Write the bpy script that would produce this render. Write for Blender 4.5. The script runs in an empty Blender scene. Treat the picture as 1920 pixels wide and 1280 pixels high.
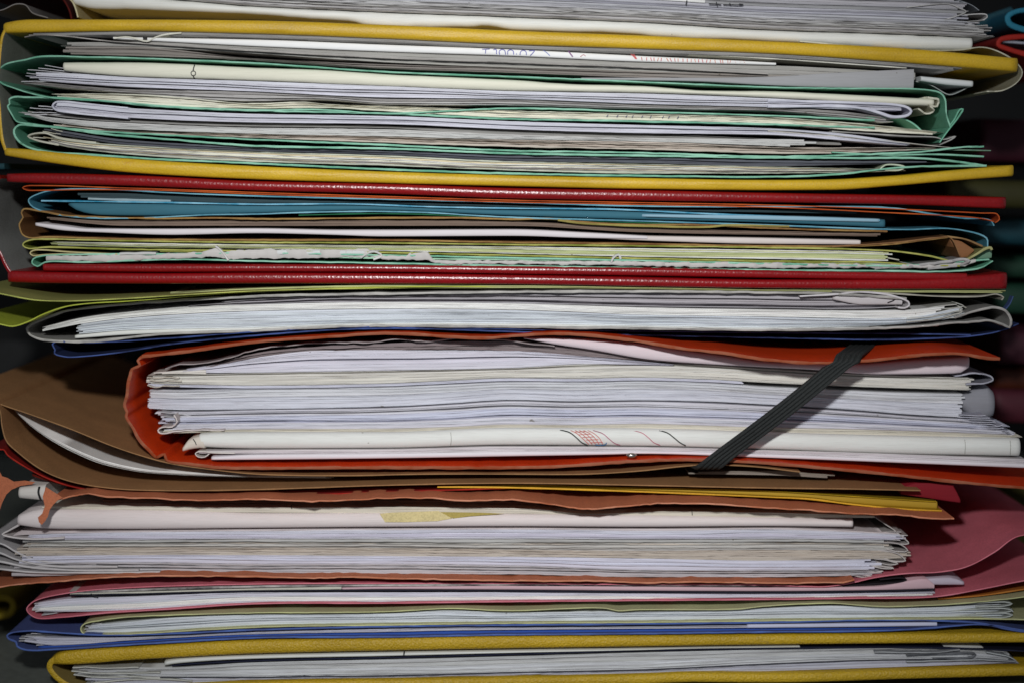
import bpy, math, random
import numpy as np
from mathutils import Vector
random.seed(7); RNG = np.random.RandomState(11)
scene = bpy.context.scene
COL = scene.collection

# ---------------------------------------------------------------- camera, light, exposure
F = 2900.0; PITCH = math.radians(6.0); D = 0.47
CP, SP = math.cos(PITCH), math.sin(PITCH)
def ray(px, py):
    u = (px-960.0)/F; v = -(py-640.0)/F
    return u, CP+v*SP, -SP+v*CP
HC = -(D/ray(960, 1300)[1])*ray(960, 1300)[2]      # camera height above the shelf (z = 0)
def P(px, py, d=0.0):
    """a point of the front plane (d = metres behind it) seen at a photo pixel"""
    u, vy, vz = ray(np.asarray(px, float), np.asarray(py, float))
    t = (D+d)/vy
    return u*t, -D+t*vy, HC+t*vz
cam = bpy.data.cameras.new('camera'); co = bpy.data.objects.new('camera', cam); COL.objects.link(co)
co.location = (0, -D, HC); co.rotation_euler = (math.pi/2-PITCH, 0, 0)
cam.sensor_width = 36; cam.lens = 36*F/1920; cam.clip_start = 0.01; cam.clip_end = 20
cam.dof.use_dof = True; cam.dof.focus_distance = 0.474; cam.dof.aperture_fstop = 5.6
scene.camera = co
w = bpy.data.worlds.new('World'); scene.world = w; w.use_nodes = True
w.node_tree.nodes['Background'].inputs[0].default_value = (0.85, 0.9, 1.0, 1)
w.node_tree.nodes['Background'].inputs[1].default_value = 0.15
fl = bpy.data.lights.new('camera_flash', 'SPOT'); fo = bpy.data.objects.new('camera_flash', fl); COL.objects.link(fo)
fl.energy = 9.3; fl.color = (0.98, 0.99, 1.0); fl.shadow_soft_size = 0.012
fl.spot_size = math.radians(53); fl.spot_blend = 1.0
fo.location = (-0.03, -D-0.01, HC+0.115)
_t = Vector(P(930, 600)) - fo.location
fo.rotation_euler = _t.to_track_quat('-Z', 'Y').to_euler()
scene.view_settings.view_transform = 'Standard'; scene.view_settings.look = 'None'
scene.view_settings.exposure = 0.0; scene.view_settings.gamma = 1.0
scene.cycles.max_bounces = 6; scene.cycles.diffuse_bounces = 4; scene.cycles.glossy_bounces = 2
scene.cycles.use_denoising = True; scene.cycles.use_fast_gi = False

# ---------------------------------------------------------------- materials
def lin(h):
    h = h.lstrip('#'); r = [int(h[i:i+2], 16)/255 for i in (0, 2, 4)]
    return tuple(((c+0.055)/1.055)**2.4 if c > 0.04045 else c/12.92 for c in r)
def nt(name):
    m = bpy.data.materials.new(name); m.use_nodes = True
    t = m.node_tree; b = t.nodes['Principled BSDF']
    return m, t, b
def noise(t, scale, detail=3, rough=0.5, stretch=(1, 1, 1)):
    tc = t.nodes.new('ShaderNodeTexCoord'); mp = t.nodes.new('ShaderNodeMapping')
    mp.inputs['Scale'].default_value = stretch
    n = t.nodes.new('ShaderNodeTexNoise'); n.inputs['Scale'].default_value = scale
    n.inputs['Detail'].default_value = detail; n.inputs['Roughness'].default_value = rough
    t.links.new(tc.outputs['Object'], mp.inputs[0]); t.links.new(mp.outputs[0], n.inputs['Vector'])
    return n
def ramp(t, src, p0, c0, p1, c1):
    r = t.nodes.new('ShaderNodeValToRGB'); t.links.new(src, r.inputs[0])
    e = r.color_ramp.elements; e[0].position = p0; e[1].position = p1
    e[0].color = (*c0, 1); e[1].color = (*c1, 1); return r.outputs[0]
def mult(t, a, b, fac=1.0):
    m = t.nodes.new('ShaderNodeMix'); m.data_type = 'RGBA'; m.blend_type = 'MULTIPLY'; m.inputs[0].default_value = fac
    for s, k in ((a, 6), (b, 7)):
        if isinstance(s, tuple): m.inputs[k].default_value = (*s, 1)
        else: t.links.new(s, m.inputs[k])
    return m.outputs[2]
def bump(t, b, src, strength, dist):
    n = t.nodes.new('ShaderNodeBump'); n.inputs['Strength'].default_value = strength; n.inputs['Distance'].default_value = dist
    t.links.new(src, n.inputs['Height']); t.links.new(n.outputs[0], b.inputs['Normal']); return n
def _paper():
    m, t, b = nt('paper')
    a = t.nodes.new('ShaderNodeAttribute'); a.attribute_name = 'tint'
    n1 = noise(t, 90, 4, 0.6, (0.25, 1, 5)); g1 = ramp(t, n1.outputs[0], 0.3, (0.93, 0.925, 0.915), 0.7, (1.04, 1.04, 1.04))
    n2 = noise(t, 1500, 2, 0.6, (0.12, 1, 3)); g2 = ramp(t, n2.outputs[0], 0.36, (0.94, 0.935, 0.93), 0.5, (1, 1, 1))
    n3 = noise(t, 500, 1, 0.5); g3 = ramp(t, n3.outputs[0], 0.17, (0.5, 0.47, 0.42), 0.2, (1, 1, 1))
    la = t.nodes.new('ShaderNodeAttribute'); la.attribute_name = 'lay'
    tc = t.nodes.new('ShaderNodeTexCoord'); sx = t.nodes.new('ShaderNodeSeparateXYZ'); t.links.new(tc.outputs['Object'], sx.inputs[0])
    m1 = t.nodes.new('ShaderNodeMath'); m1.operation = 'MULTIPLY'; m1.inputs[1].default_value = 14.0; t.links.new(sx.outputs[0], m1.inputs[0])
    cx = t.nodes.new('ShaderNodeCombineXYZ'); t.links.new(m1.outputs[0], cx.inputs[0]); t.links.new(la.outputs['Fac'], cx.inputs[2])
    nl = t.nodes.new('ShaderNodeTexNoise'); nl.inputs['Scale'].default_value = 2.4; nl.inputs['Detail'].default_value = 3; nl.inputs['Roughness'].default_value = 0.65
    t.links.new(cx.outputs[0], nl.inputs['Vector']); gl = ramp(t, nl.outputs[0], 0.34, (0.74, 0.73, 0.73), 0.56, (1.03, 1.03, 1.03))
    gm = t.nodes.new('ShaderNodeMix'); gm.data_type = 'RGBA'; gm.inputs[6].default_value = (1, 1, 1, 1); t.links.new(a.outputs['Alpha'], gm.inputs[0]); t.links.new(gl, gm.inputs[7])
    c = mult(t, mult(t, mult(t, mult(t, a.outputs['Color'], g1), g2), g3), gm.outputs[2])
    t.links.new(c, b.inputs['Base Color']); b.inputs['Roughness'].default_value = 0.75
    b.inputs['Specular IOR Level'].default_value = 0.25
    bump(t, b, n2.outputs[0], 0.1, 0.0001)
    return m
PAPER = _paper()
_c = {}
def card_mat(h, rough=0.65, mott=0.82):
    k = ('card', h, rough)
    if k in _c: return _c[k]
    m, t, b = nt('card_'+h.strip('#')); col = lin(h)
    n1 = noise(t, 60, 4, 0.6); g1 = ramp(t, n1.outputs[0], 0.3, (mott,)*3, 0.7, (1.08,)*3)
    n2 = noise(t, 1800, 2, 0.6); g2 = ramp(t, n2.outputs[0], 0.3, (0.82,)*3, 0.6, (1.05,)*3)
    t.links.new(mult(t, mult(t, col, g1), g2), b.inputs['Base Color'])
    b.inputs['Roughness'].default_value = rough; b.inputs['Specular IOR Level'].default_value = 0.3
    bump(t, b, n2.outputs[0], 0.3, 0.0002); _c[k] = m; return m
def edge_mat(he, hf):
    k = ('edge', he, hf)
    if k in _c: return _c[k]
    m, t, b = nt('card_edge_'+he.strip('#')); n1 = noise(t, 170, 5, 0.7, (0.35, 1, 1)); f = ramp(t, n1.outputs[0], 0.36, (0, 0, 0), 0.62, (1, 1, 1))
    mx = t.nodes.new('ShaderNodeMix'); mx.data_type = 'RGBA'; t.links.new(f, mx.inputs[0])
    mx.inputs[6].default_value = (*[v*0.9 for v in lin(hf)], 1); mx.inputs[7].default_value = (*lin(he), 1)
    t.links.new(mx.outputs[2], b.inputs['Base Color']); b.inputs['Roughness'].default_value = 0.8; b.inputs['Specular IOR Level'].default_value = 0.2
    _c[k] = m; return m
def leather(h, rough, gs, bs, bd, spec=0.5, wear=None, crease=False):
    k = ('lea', h)
    if k in _c: return _c[k]
    m, t, b = nt('binder_'+h.strip('#')); col = lin(h)
    n0 = noise(t, 40, 5, 0.6, (0.5, 1, 1)); g0 = ramp(t, n0.outputs[0], 0.32, (0.78, 0.76, 0.72), 0.62, (1.08, 1.08, 1.05))
    n1 = noise(t, gs, 3, 0.6); g1 = ramp(t, n1.outputs[0], 0.3, (0.84,)*3, 0.6, (1.06,)*3)
    c = mult(t, mult(t, col, g0), g1)
    if wear:
        n2 = noise(t, 210, 6, 0.7, (0.35, 1, 1)); g2 = ramp(t, n2.outputs[0], 0.62, (0, 0, 0), 0.72, (1, 1, 1))
        mx = t.nodes.new('ShaderNodeMix'); mx.data_type = 'RGBA'; t.links.new(g2, mx.inputs[0])
        t.links.new(c, mx.inputs[6]); mx.inputs[7].default_value = (*lin(wear), 1); c = mx.outputs[2]
    t.links.new(c, b.inputs['Base Color'])
    b.inputs['Roughness'].default_value = rough; b.inputs['Specular IOR Level'].default_value = spec
    v = t.nodes.new('ShaderNodeTexVoronoi'); v.inputs['Scale'].default_value = gs
    tc = t.nodes.new('ShaderNodeTexCoord'); t.links.new(tc.outputs['Object'], v.inputs['Vector'])
    ad = t.nodes.new('ShaderNodeMath'); ad.operation = 'ADD'
    t.links.new(v.outputs['Distance'], ad.inputs[0]); t.links.new(n1.outputs[0], ad.inputs[1])
    bn = bump(t, b, ad.outputs[0], bs, bd)
    if crease:
        mp = t.nodes.new('ShaderNodeMapping'); mp.inputs['Rotation'].default_value = (0, math.radians(28), 0); mp.inputs['Scale'].default_value = (0.35, 1, 2.2)
        nc = t.nodes.new('ShaderNodeTexNoise'); nc.inputs['Scale'].default_value = 75; nc.inputs['Detail'].default_value = 2
        t.links.new(tc.outputs['Object'], mp.inputs[0]); t.links.new(mp.outputs[0], nc.inputs['Vector'])
        bc = t.nodes.new('ShaderNodeBump'); bc.inputs['Strength'].default_value = 0.3; bc.inputs['Distance'].default_value = 0.0006
        rp = ramp(t, nc.outputs[0], 0.56, (0, 0, 0), 0.66, (1, 1, 1)); t.links.new(rp, bc.inputs['Height']); t.links.new(bc.outputs[0], bn.inputs['Normal'])
    _c[k] = m; return m
YEL = leather('#cca622', 0.45, 2200, 0.22, 0.0002, 0.4, '#b98a12', True)
RED = leather('#86090f', 0.28, 1300, 0.2, 0.00022, 0.5)
def plain(name, h, rough=0.5, metal=0.0):
    k = ('plain', name)
    if k in _c: return _c[k]
    m, t, b = nt(name); n = noise(t, 300, 3); g = ramp(t, n.outputs[0], 0.3, (0.8,)*3, 0.7, (1.1,)*3)
    t.links.new(mult(t, lin(h), g), b.inputs['Base Color']); b.inputs['Roughness'].default_value = rough
    b.inputs['Metallic'].default_value = metal; _c[k] = m; return m

# ---------------------------------------------------------------- curves and meshes
def c(s):
    if not isinstance(s, str): return s
    return [tuple(float(v) for v in p.split(',')) for p in s.split()]
def fn(s):
    """smooth monotone-x curve through the traced points (pchip)"""
    if callable(s): return s
    p = c(s)
    if isinstance(p, (int, float)): return lambda x: np.full_like(np.asarray(x, float), float(p))
    xs = np.array([q[0] for q in p]); ys = np.array([q[1] for q in p])
    if len(xs) == 1: return lambda x: np.full_like(np.asarray(x, float), ys[0])
    h = np.diff(xs); dl = np.diff(ys)/h; m = np.zeros(len(xs)); m[0] = dl[0]; m[-1] = dl[-1]
    for i in range(1, len(xs)-1):
        if dl[i-1]*dl[i] > 0:
            w1 = 2*h[i]+h[i-1]; w2 = h[i]+2*h[i-1]; m[i] = (w1+w2)/(w1/dl[i-1]+w2/dl[i])
        else: m[i] = 0
    def f(x):
        x = np.asarray(x, float); k = np.clip(np.searchsorted(xs, x)-1, 0, len(h)-1)
        xc = np.clip(x, xs[0]-300, xs[-1]+300); s_ = (xc-xs[k])/h[k]
        lo = x < xs[0]; hi = x > xs[-1]
        s2, s3 = s_*s_, s_**3
        r = (2*s3-3*s2+1)*ys[k]+(s3-2*s2+s_)*h[k]*m[k]+(-2*s3+3*s2)*ys[k+1]+(s3-s2)*h[k]*m[k+1]
        r = np.where(lo, ys[0]+m[0]*(x-xs[0]), r); return np.where(hi, ys[-1]+m[-1]*(x-xs[-1]), r)
    return f
def off(s, dy):
    f = fn(s); return lambda x: f(x)+dy
def wob(x, wl, seed):
    """smooth 1-D noise in -1..1"""
    r = np.random.RandomState(seed % 2**31); t = np.asarray(x, float)/wl+r.rand()*50
    v = r.rand(512)*2-1; i = np.floor(t).astype(int); f = t-i; f = f*f*(3-2*f)
    return v[i % 512]*(1-f)+v[(i+1) % 512]*f
def mk(name, verts, faces, mats, fmat=None, parent=None, smooth=True, tint=None, lay=None):
    me = bpy.data.meshes.new(name); me.from_pydata([tuple(v) for v in verts], [], faces)
    for m in (mats if isinstance(mats, (list, tuple)) else [mats]): me.materials.append(m)
    if fmat is not None: me.polygons.foreach_set('material_index', fmat)
    if smooth: me.polygons.foreach_set('use_smooth', [True]*len(me.polygons))
    if tint is not None:
        a = me.color_attributes.new('tint', 'FLOAT_COLOR', 'POINT')
        a.data.foreach_set('color', np.tile(np.array([*tint, 0.0 if lay is None else 1.0]), len(verts)))
    if lay is not None:
        a = me.attributes.new('lay', 'FLOAT', 'POINT'); a.data.foreach_set('value', lay)
    me.update(); o = bpy.data.objects.new(name, me); COL.objects.link(o)
    if parent: o.parent = parent
    return o
def tag(o, label, cat, group=None, kind=None):
    if label: o['label'] = label
    if cat: o['category'] = cat
    if group: o['group'] = group
    if kind: o['kind'] = kind
    return o
def empty(name, label, cat, group=None):
    o = bpy.data.objects.new(name, None); COL.objects.link(o); o.empty_display_size = 0.02
    return tag(o, label, cat, group)
def sharpen(o, ang=45):
    me = o.data; me.set_sharp_from_angle(angle=math.radians(ang))

SEED = [100]
def slab(name, x0, x1, top, bot, d=0.0, rd=0.3, npf=3, depth=0.2, ynoise=0.0, ywl=60, ztear=0.0, zwl=9,
         eL=0.0, eR=0.0, mat=None, tint=None, parent=None, step=14, sq=2.0, slantL=0, slantR=0, dzb=0.0, seed=None, lines=False):
    """one layer swept along x: front edge rounded by rd mm, running back `depth` metres; d in mm behind the front plane"""
    if seed is None: SEED[0] += 1; seed = SEED[0]*37
    n = max(4, int((x1-x0)/step)+2); xs = np.linspace(x0, x1, n)
    if eL or eR or slantL or slantR:
        ex = [xs]
        if eL or slantL: ex.append(x0+(np.array([0.02, 0.08, 0.2, 0.4, 0.7, 1.0]))*max(eL, 1)*6)
        if eR or slantR: ex.append(x1-(np.array([0.02, 0.08, 0.2, 0.4, 0.7, 1.0]))*max(eR, 1)*6)
        xs = np.unique(np.concatenate(ex)); xs = xs[(xs >= x0) & (xs <= x1)]
    n = len(xs)
    t, b = fn(top)(xs), fn(bot)(xs)
    if ztear: t = t+ztear*(wob(xs, zwl, seed+1)+0.5*wob(xs, zwl/2.3, seed+5)); b = b+ztear*(wob(xs, zwl, seed+2)+0.5*wob(xs, zwl/2.3, seed+6))
    b = np.maximum(b, t+0.25)
    dd = fn(d)(xs) if not isinstance(d, (int, float)) else np.full(n, float(d))
    if ynoise: dd = dd+ynoise*(wob(xs, ywl, seed+3)+0.4*wob(xs, ywl/3.1, seed+4))
    if eL: q = np.clip((xs-x0)/(eL*6), 0, 1); dd = dd+eL*(1-np.sqrt(1-(1-q)**2))
    if eR: q = np.clip((x1-xs)/(eR*6), 0, 1); dd = dd+eR*(1-np.sqrt(1-(1-q)**2))
    dd = dd/1000.0
    V = []
    X, Y, Z1 = P(xs, t, dd); _, _, Z0 = P(xs, b, dd)
    rdm = rd/1000.0; prof = []
    for k in range(npf):
        a = math.pi*(k+0.0)/(npf-1) if npf > 1 else math.pi/2
        prof.append((math.copysign(abs(math.cos(a))**(2/sq), math.cos(a)), 1-abs(math.sin(a))**(2/sq)))
    zm, zh = (Z1+Z0)/2, (Z1-Z0)/2
    ring = [(X, Y+depth, Z1+dzb/1000)] + [(X, Y+rdm*p[1], zm+zh*p[0]) for p in prof] + [(X, Y+depth, Z0+dzb/1000)]
    m = len(ring)
    A = np.stack([np.stack([r[0], r[1], r[2]], -1) for r in ring], 1)   # n, m, 3
    V = A.reshape(-1, 3)
    Fc = [(i*m+j, i*m+j+1, (i+1)*m+j+1, (i+1)*m+j) for i in range(n-1) for j in range(m-1)]
    Fc += [((i+1)*m, i*m, i*m+m-1, (i+1)*m+m-1) for i in range(n-1)]
    Fc += [tuple(range(m-1, -1, -1)), tuple((n-1)*m+j for j in range(m))]
    lay = None
    if lines: lay = (np.stack([(Z1-r[2])*1000+(seed % 977)*3.7 for r in ring], 1)).reshape(-1).astype('f')
    o = mk(name, V.tolist(), Fc, mat or PAPER, parent=parent, tint=tint, lay=lay)
    sharpen(o, 50); return o

WHITE, LILAC, CREAM, GREY, BEIGE, PINKW, COOL = [lin(h) for h in ('#e6e6e2', '#d2d2dc', '#e4e2d0', '#b4b2b0', '#c3b8ac', '#e2d4d4', '#d3d8de')]
def jit(col, a=0.05):
    k = 1+random.uniform(-a, a); return tuple(min(0.9, v*k*(1+random.uniform(-a*0.3, a*0.3))) for v in col)
def doc(label, x0, x1, top, bot, n=None, col=WHITE, d=3.0, jl=6, jr=6, jd=0.15, pline=0.12, name='document', cat='document',
        group=None, tear=0.15, depth=0.2, cols=None, yn=0.14, colj=0.035, part='sheet'):
    """a document: its visible sheets are parts lying on one another between two traced curves"""
    T, B = fn(top), fn(bot)
    xm = np.linspace(x0, x1, 9); th = float(np.mean(B(xm)-T(xm)))
    if n is None: n = max(1, int(round(th/2.0)))
    r = empty(name, label, cat, group); SEED[0] += 1; ds = SEED[0]*7; wv = min(2.2, th*0.14)
    W = lambda x, k: 4*k*(1-k)*wv*(wob(x, 260, ds)+0.4*wob(x, 110, ds+1))
    wts = np.array([random.choice((0.6, 1.0, 1.0, 1.6)) for _ in range(n)]); cum = np.concatenate([[0], np.cumsum(wts)])/wts.sum()
    for k in range(n):
        a, b_ = cum[k], cum[k+1]; sd = SEED[0] = SEED[0]+1
        w1 = random.uniform(0.15, 0.6)
        tf = lambda x, a=a, sd=sd, w1=w1: T(x)+(B(x)-T(x))*a+W(x, a)+(0 if k == 0 else w1*wob(x, 90, sd*3))
        bf = lambda x, b_=b_, sd=sd, w1=w1: T(x)+(B(x)-T(x))*b_+W(x, b_)-0.05-(0 if k == n-1 else w1*0.5*abs(wob(x, 130, sd*5)))
        dk = random.uniform(-jd, jd)+(random.uniform(1.0, 2.2) if (0 < k < n-1 and random.random() < pline) else 0)
        base = d if isinstance(d, (int, float)) else fn(d)
        dk_ = base+dk if isinstance(d, (int, float)) else (lambda x, dk=dk: base(x)+dk)
        cc = random.choice(cols) if cols else col
        slab(part, x0-random.uniform(-jl, jl), x1+random.uniform(-jr, jr), tf, bf, dk_ if not callable(dk_) else dk_, rd=0.1, npf=3,
             depth=depth, ynoise=yn, ywl=random.choice((40, 90, 160)), ztear=tear, tint=jit(cc, colj), parent=r, seed=sd*11, lines=True)
    return r
def plan(label, x0, x1, top, bot, col=CREAM, d=1.5, rd=1.6, name='folded_plan', cat='folded plan', group=None, eL=0.8, eR=0.8, **k):
    o = slab(name, x0, x1, top, bot, d, rd=rd, npf=9, eL=eL, eR=eR, tint=col, ynoise=0.12, ywl=70, **k)
    return tag(o, label, cat, group)

def catmull(pts, sp=5.0):
    p = [np.array(q, float) for q in pts]
    if len(p) == 2: 
        n = max(2, int(np.linalg.norm(p[1]-p[0])/sp)); return [p[0]+(p[1]-p[0])*i/n for i in range(n+1)], [0, n]
    out = []; idx = []
    for i in range(len(p)-1):
        p0 = p[i-1] if i else 2*p[0]-p[1]; p1, p2 = p[i], p[i+1]; p3 = p[i+2] if i+2 < len(p) else 2*p[-1]-p[-2]
        L = np.linalg.norm(p2-p1); n = max(2, int(L/max(sp, min(14, L/6)))); idx.append(len(out))
        d0 = max(np.linalg.norm(p1-p0), 1e-6)**.5; d1 = max(L, 1e-6)**.5; d2 = max(np.linalg.norm(p3-p2), 1e-6)**.5
        m1 = (p1-p0)/d0-(p2-p0)/(d0+d1)+(p2-p1)/d1; m2 = (p2-p1)/d1-(p3-p1)/(d1+d2)+(p3-p2)/d2; m1 = m1*d1; m2 = m2*d1
        for k in range(n):
            s = k/n; out.append((2*s**3-3*s*s+1)*p1+(s**3-2*s*s+s)*m1+(-2*s**3+3*s*s)*p2+(s**3-s*s)*m2)
    out.append(p[-1]); idx.append(len(out)-1)
    return out, idx
def card(segs, th, d, face, edge, parent=None, depth=0.21, rag=0.0, ragwl=14, dzb=0.0, inner=None, single=None, zrag=0.0, rows=1, inset=None):
    """card folded along a traced path; segs = [(part_name, 'x,y x,y ..'), ...] consecutive parts share their end point.
       th = thickness in px, d = mm behind the front plane (number or curve over x), dzb = mm the back edge is raised"""
    allp = []; cuts = [0]
    for nme, s in segs:
        q = c(s)
        if allp: q = q[1:] if allp[-1] == q[0] else q
        allp += q; cuts.append(len(allp)-1)
    pts, idx = catmull(allp)
    pts = np.array(pts); SEED[0] += 1; sd = SEED[0]*53
    s = np.concatenate([[0], np.cumsum(np.linalg.norm(np.diff(pts, axis=0), axis=1))])
    if zrag: pts[:, 1] += zrag*(wob(s, ragwl, sd+9)+0.5*wob(s, ragwl/2.5, sd+10))
    df = fn(d)(pts[:, 0]) if not isinstance(d, (int, float)) else np.full(len(pts), float(d))
    if rag: df = df+rag*(wob(s, ragwl, sd)+0.6*wob(s, ragwl/2.7, sd+1))
    df = df/1000
    X, Y, Z = P(pts[:, 0], pts[:, 1], df)
    tx, tz = np.gradient(X), np.gradient(Z); L = np.hypot(tx, tz)+1e-12; nx, nz = -tz/L, tx/L
    hw = th/2/5900.0*(1+0.22*wob(s, 30, sd+2))
    zb = np.full(len(X), dzb/1000.0)
    objs = []
    for j, (nme, _) in enumerate(segs):
        a, b = idx[cuts[j]], idx[cuts[j+1]]
        sl = slice(a, b+1); n = b-a+1; ring = []
        x, y, z, ax, az, h = X[sl], Y[sl], Z[sl], nx[sl], nz[sl], hw[sl]
        R = [(x+ax*h, y+h*0.35, z+az*h), (x+ax*h*0.5, y, z+az*h*0.5), (x-ax*h*0.5, y, z-az*h*0.5), (x-ax*h, y+h*0.35, z-az*h)]
        back = []
        for r in range(rows, 0, -1): back.append((x-ax*h, y+depth*r/rows, z-az*h+zb[sl]*r/rows))
        R = R+back[::-1]
        fr = []
        for r in range(rows, 0, -1): fr.append((x+ax*h, y+depth*r/rows, z+az*h+zb[sl]*r/rows))
        R = R+fr
        m = len(R)
        A = np.stack([np.stack(q, -1) for q in R], 1).reshape(-1, 3)
        Fc = []; fm = []
        for i in range(n-1):
            for k in range(m):
                k2 = (k+1) % m; Fc.append((i*m+k, i*m+k2, (i+1)*m+k2, (i+1)*m+k)); fm.append(1 if k < 3 else (0 if 3 <= k < 3+rows else 2))
        Fc += [tuple(range(m-1, -1, -1)), tuple((n-1)*m+k for k in range(m))]; fm += [1, 1]
        o = mk(nme, A.tolist(), Fc, [face, edge, inner or face], fm, parent=parent)
        sharpen(o, 40); objs.append(o)
    return objs
def folder(label, segs, th, d, face, edge=None, name='card_folder', cat='folder', group=None, **k):
    r = empty(name, label, cat, group)
    card(segs, th, d, card_mat(face), edge_mat(edge or face, face), parent=r, **k); return r
def sheet(label, path, th=1.2, d=2.0, face='#d8d8d6', edge=None, name='paper_sheet', cat='sheet', group=None, **k):
    o = card([(name, path)], th, d, card_mat(face), edge_mat(edge or face, face), **k)[0]
    return tag(o, label, cat, group)
def ribbon(name, pts, wpx, h, d, parent=None, lift=0.05, closed=False):
    """an ink stroke: a thin ribbon lying on a surface; d = mm depth (number or function of px,py)"""
    P_ = c(pts) if isinstance(pts, str) else pts
    q, _ = catmull(P_, 1.5) if len(P_) > 2 else catmull(P_, 3)
    q = np.array(q); t = np.gradient(q, axis=0); L = np.hypot(t[:, 0], t[:, 1])+1e-9; n = np.stack([-t[:, 1]/L, t[:, 0]/L], 1)
    V = []; Fc = []
    for i in range(len(q)):
        for s in (-1, 1):
            a = q[i]+n[i]*s*wpx/2; dd = (d(a[0], a[1]) if callable(d) else d)-lift
            V.append(tuple(float(v) for v in P(a[0], a[1], dd/1000)))
    for i in range(len(q)-1): Fc.append((2*i, 2*i+1, 2*i+3, 2*i+2))
    return mk(name, V, Fc, plain('ink_'+h.strip('#'), h, 0.7), parent=parent)
def onfold(top, bot, d, rd, sq=2.0):
    """depth (mm) of the rounded front of a plan at a pixel"""
    T, B = fn(top), fn(bot)
    def f(x, y):
        a = min(0.98, max(-0.98, 1-2*(y-float(T(x)))/(float(B(x))-float(T(x)))))
        return d+rd*(1-math.sqrt(max(0, 1-a*a)))-0.12
    return f
def board(name, x0, x1, top, bot, d, mat, parent, eL=1.5, eR=2.0, rd=1.6, depth=0.215, **k):
    return slab(name, x0, x1, top, bot, d, rd=rd, npf=11, eL=eL, eR=eR, mat=mat, parent=parent, depth=depth, step=8, sq=2.6, **k)

# ================================================================ setting: shelf and the dark cabinet behind
def box(name, x0, x1, y0, y1, z0, z1, mat, parent=None):
    V = [(x, y, z) for x in (x0, x1) for y in (y0, y1) for z in (z0, z1)]
    Fc = [(0, 1, 3, 2), (4, 6, 7, 5), (0, 4, 5, 1), (2, 3, 7, 6), (0, 2, 6, 4), (1, 5, 7, 3)]
    return mk(name, V, Fc, mat, parent=parent, smooth=False)
SHELF = plain('grey_shelf_paint', '#6f736c', 0.45)
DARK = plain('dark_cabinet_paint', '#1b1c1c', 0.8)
def shelf_line():
    return 0.0
tag(box('shelf', -0.8, 0.8, -0.012, 0.42, -0.02, 0.0, SHELF), 'smooth grey painted shelf board under the stack of binders', 'shelf', kind='structure')
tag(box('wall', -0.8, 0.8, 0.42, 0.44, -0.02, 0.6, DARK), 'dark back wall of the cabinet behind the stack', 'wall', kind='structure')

# ================================================================ top stack (above the first yellow cover)
B1T = '0,50 10,42 60,36 240,36 480,38 720,46 960,57 1200,66 1440,77 1680,89 1900,108'
B1B = '0,62 60,61 240,58 480,63 720,72 960,83 1200,91 1440,100 1680,116 1900,134'
WT = fn('135,-22 240,-10 345,1 480,12 720,23 960,32 1200,42 1440,56 1680,64 1824,70')
WB = fn('135,8 175,16 240,17 345,21 480,27 585,35 660,40 690,47 745,50 880,50 905,48 960,55 1180,62 1240,68 1440,76 1600,85 1700,91 1815,94')
plan('thick white folded plan with torn lower edge lying on the topmost yellow cover', 135, 1824, WT, WB, col=lin('#e2e2dc'), d=3.5, rd=2.2, ztear=0.5, zwl=22)
doc('grey newsprint sheets directly on the thick white plan at the top', 230, 1856, off(WT, -12), off(WT, -1.5), 6, GREY, 3, 10, 12, tear=0.5, jd=0.6)
doc('grey pamphlet with a wavy torn edge, second layer over the thick white plan', 330, 1848, off(WT, -21), off(WT, -13), 5, lin('#bdbcbb'), 3, 14, 14, tear=0.8, jd=0.8, yn=0.5)
doc('pale grey sheets fanned at their right ends near the top of the photo', 340, 1815, off(WT, -32), off(WT, -22), 6, lin('#c3c3c8'), 3.4, 30, 24, jd=0.6)
doc('lilac grey sheets under the white sheet with small black ticks', 300, 1800, off(WT, -43), off(WT, -33), 5, lin('#b5b5bd'), 3.8, 20, 18)
t_ = off(WT, -52)
doc('white sheet with small black ticks at the top edge of the photo', 300, 1322, off(WT, -49), off(WT, -43.5), 1, WHITE, 2.6, 0, 0)
doc('grey sheet continuing to the right of the white sheet with black ticks', 1322, 1810, off(WT, -49), off(WT, -43.5), 2, lin('#9b9b9d'), 4.0, 0, 12)
doc('top documents cut off by the upper edge of the photo', 260, 1808, off(WT, -84), off(WT, -50), 12, lin('#b4b3b8'), 4, 20, 20)
tk = empty('inked_note', 'small black pen ticks on the white sheet at the top edge', 'pen marks')
for s_ in ('1288,1 1286,10', '1329,8 1352,9', '1343,4 1345,12', '1356,9 1392,10', '1368,6 1370,11', '1386,8 1394,9'):
    ribbon('tick', s_, 2.0, '#14141a', 2.2, tk)
# curled cream sheet that wraps round the right end of the first yellow cover
sheet('cream sheet curling down round the right end of the topmost yellow cover', '1500,78 1600,86 1720,94 1800,94 1842,89 1872,97 1905,117 1917,136 1908,154 1880,170 1850,172', 2.2, 2.5, '#a9a690', '#d6d3c0', rag=0.8, depth=0.12)
sheet('white crumpled flap sticking out at the right of the top papers', '1790,30 1812,28 1850,28 1851,33 1838,40 1815,46', 2.0, 4, '#bcbab8', '#dedcd8', depth=0.1)
sheet('small folded grey leaf end between the top sheets at the right', '1700,14 1780,8 1800,16 1812,22 1790,32 1770,38', 1.6, 3, '#a8a6a4', '#cfcdca', depth=0.1)
sheet('loose grey sheet at the top right pointing down', '1760,-10 1800,2 1822,10 1836,20', 1.4, 6, '#7d8288', '#9ba0a4', depth=0.1)
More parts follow.
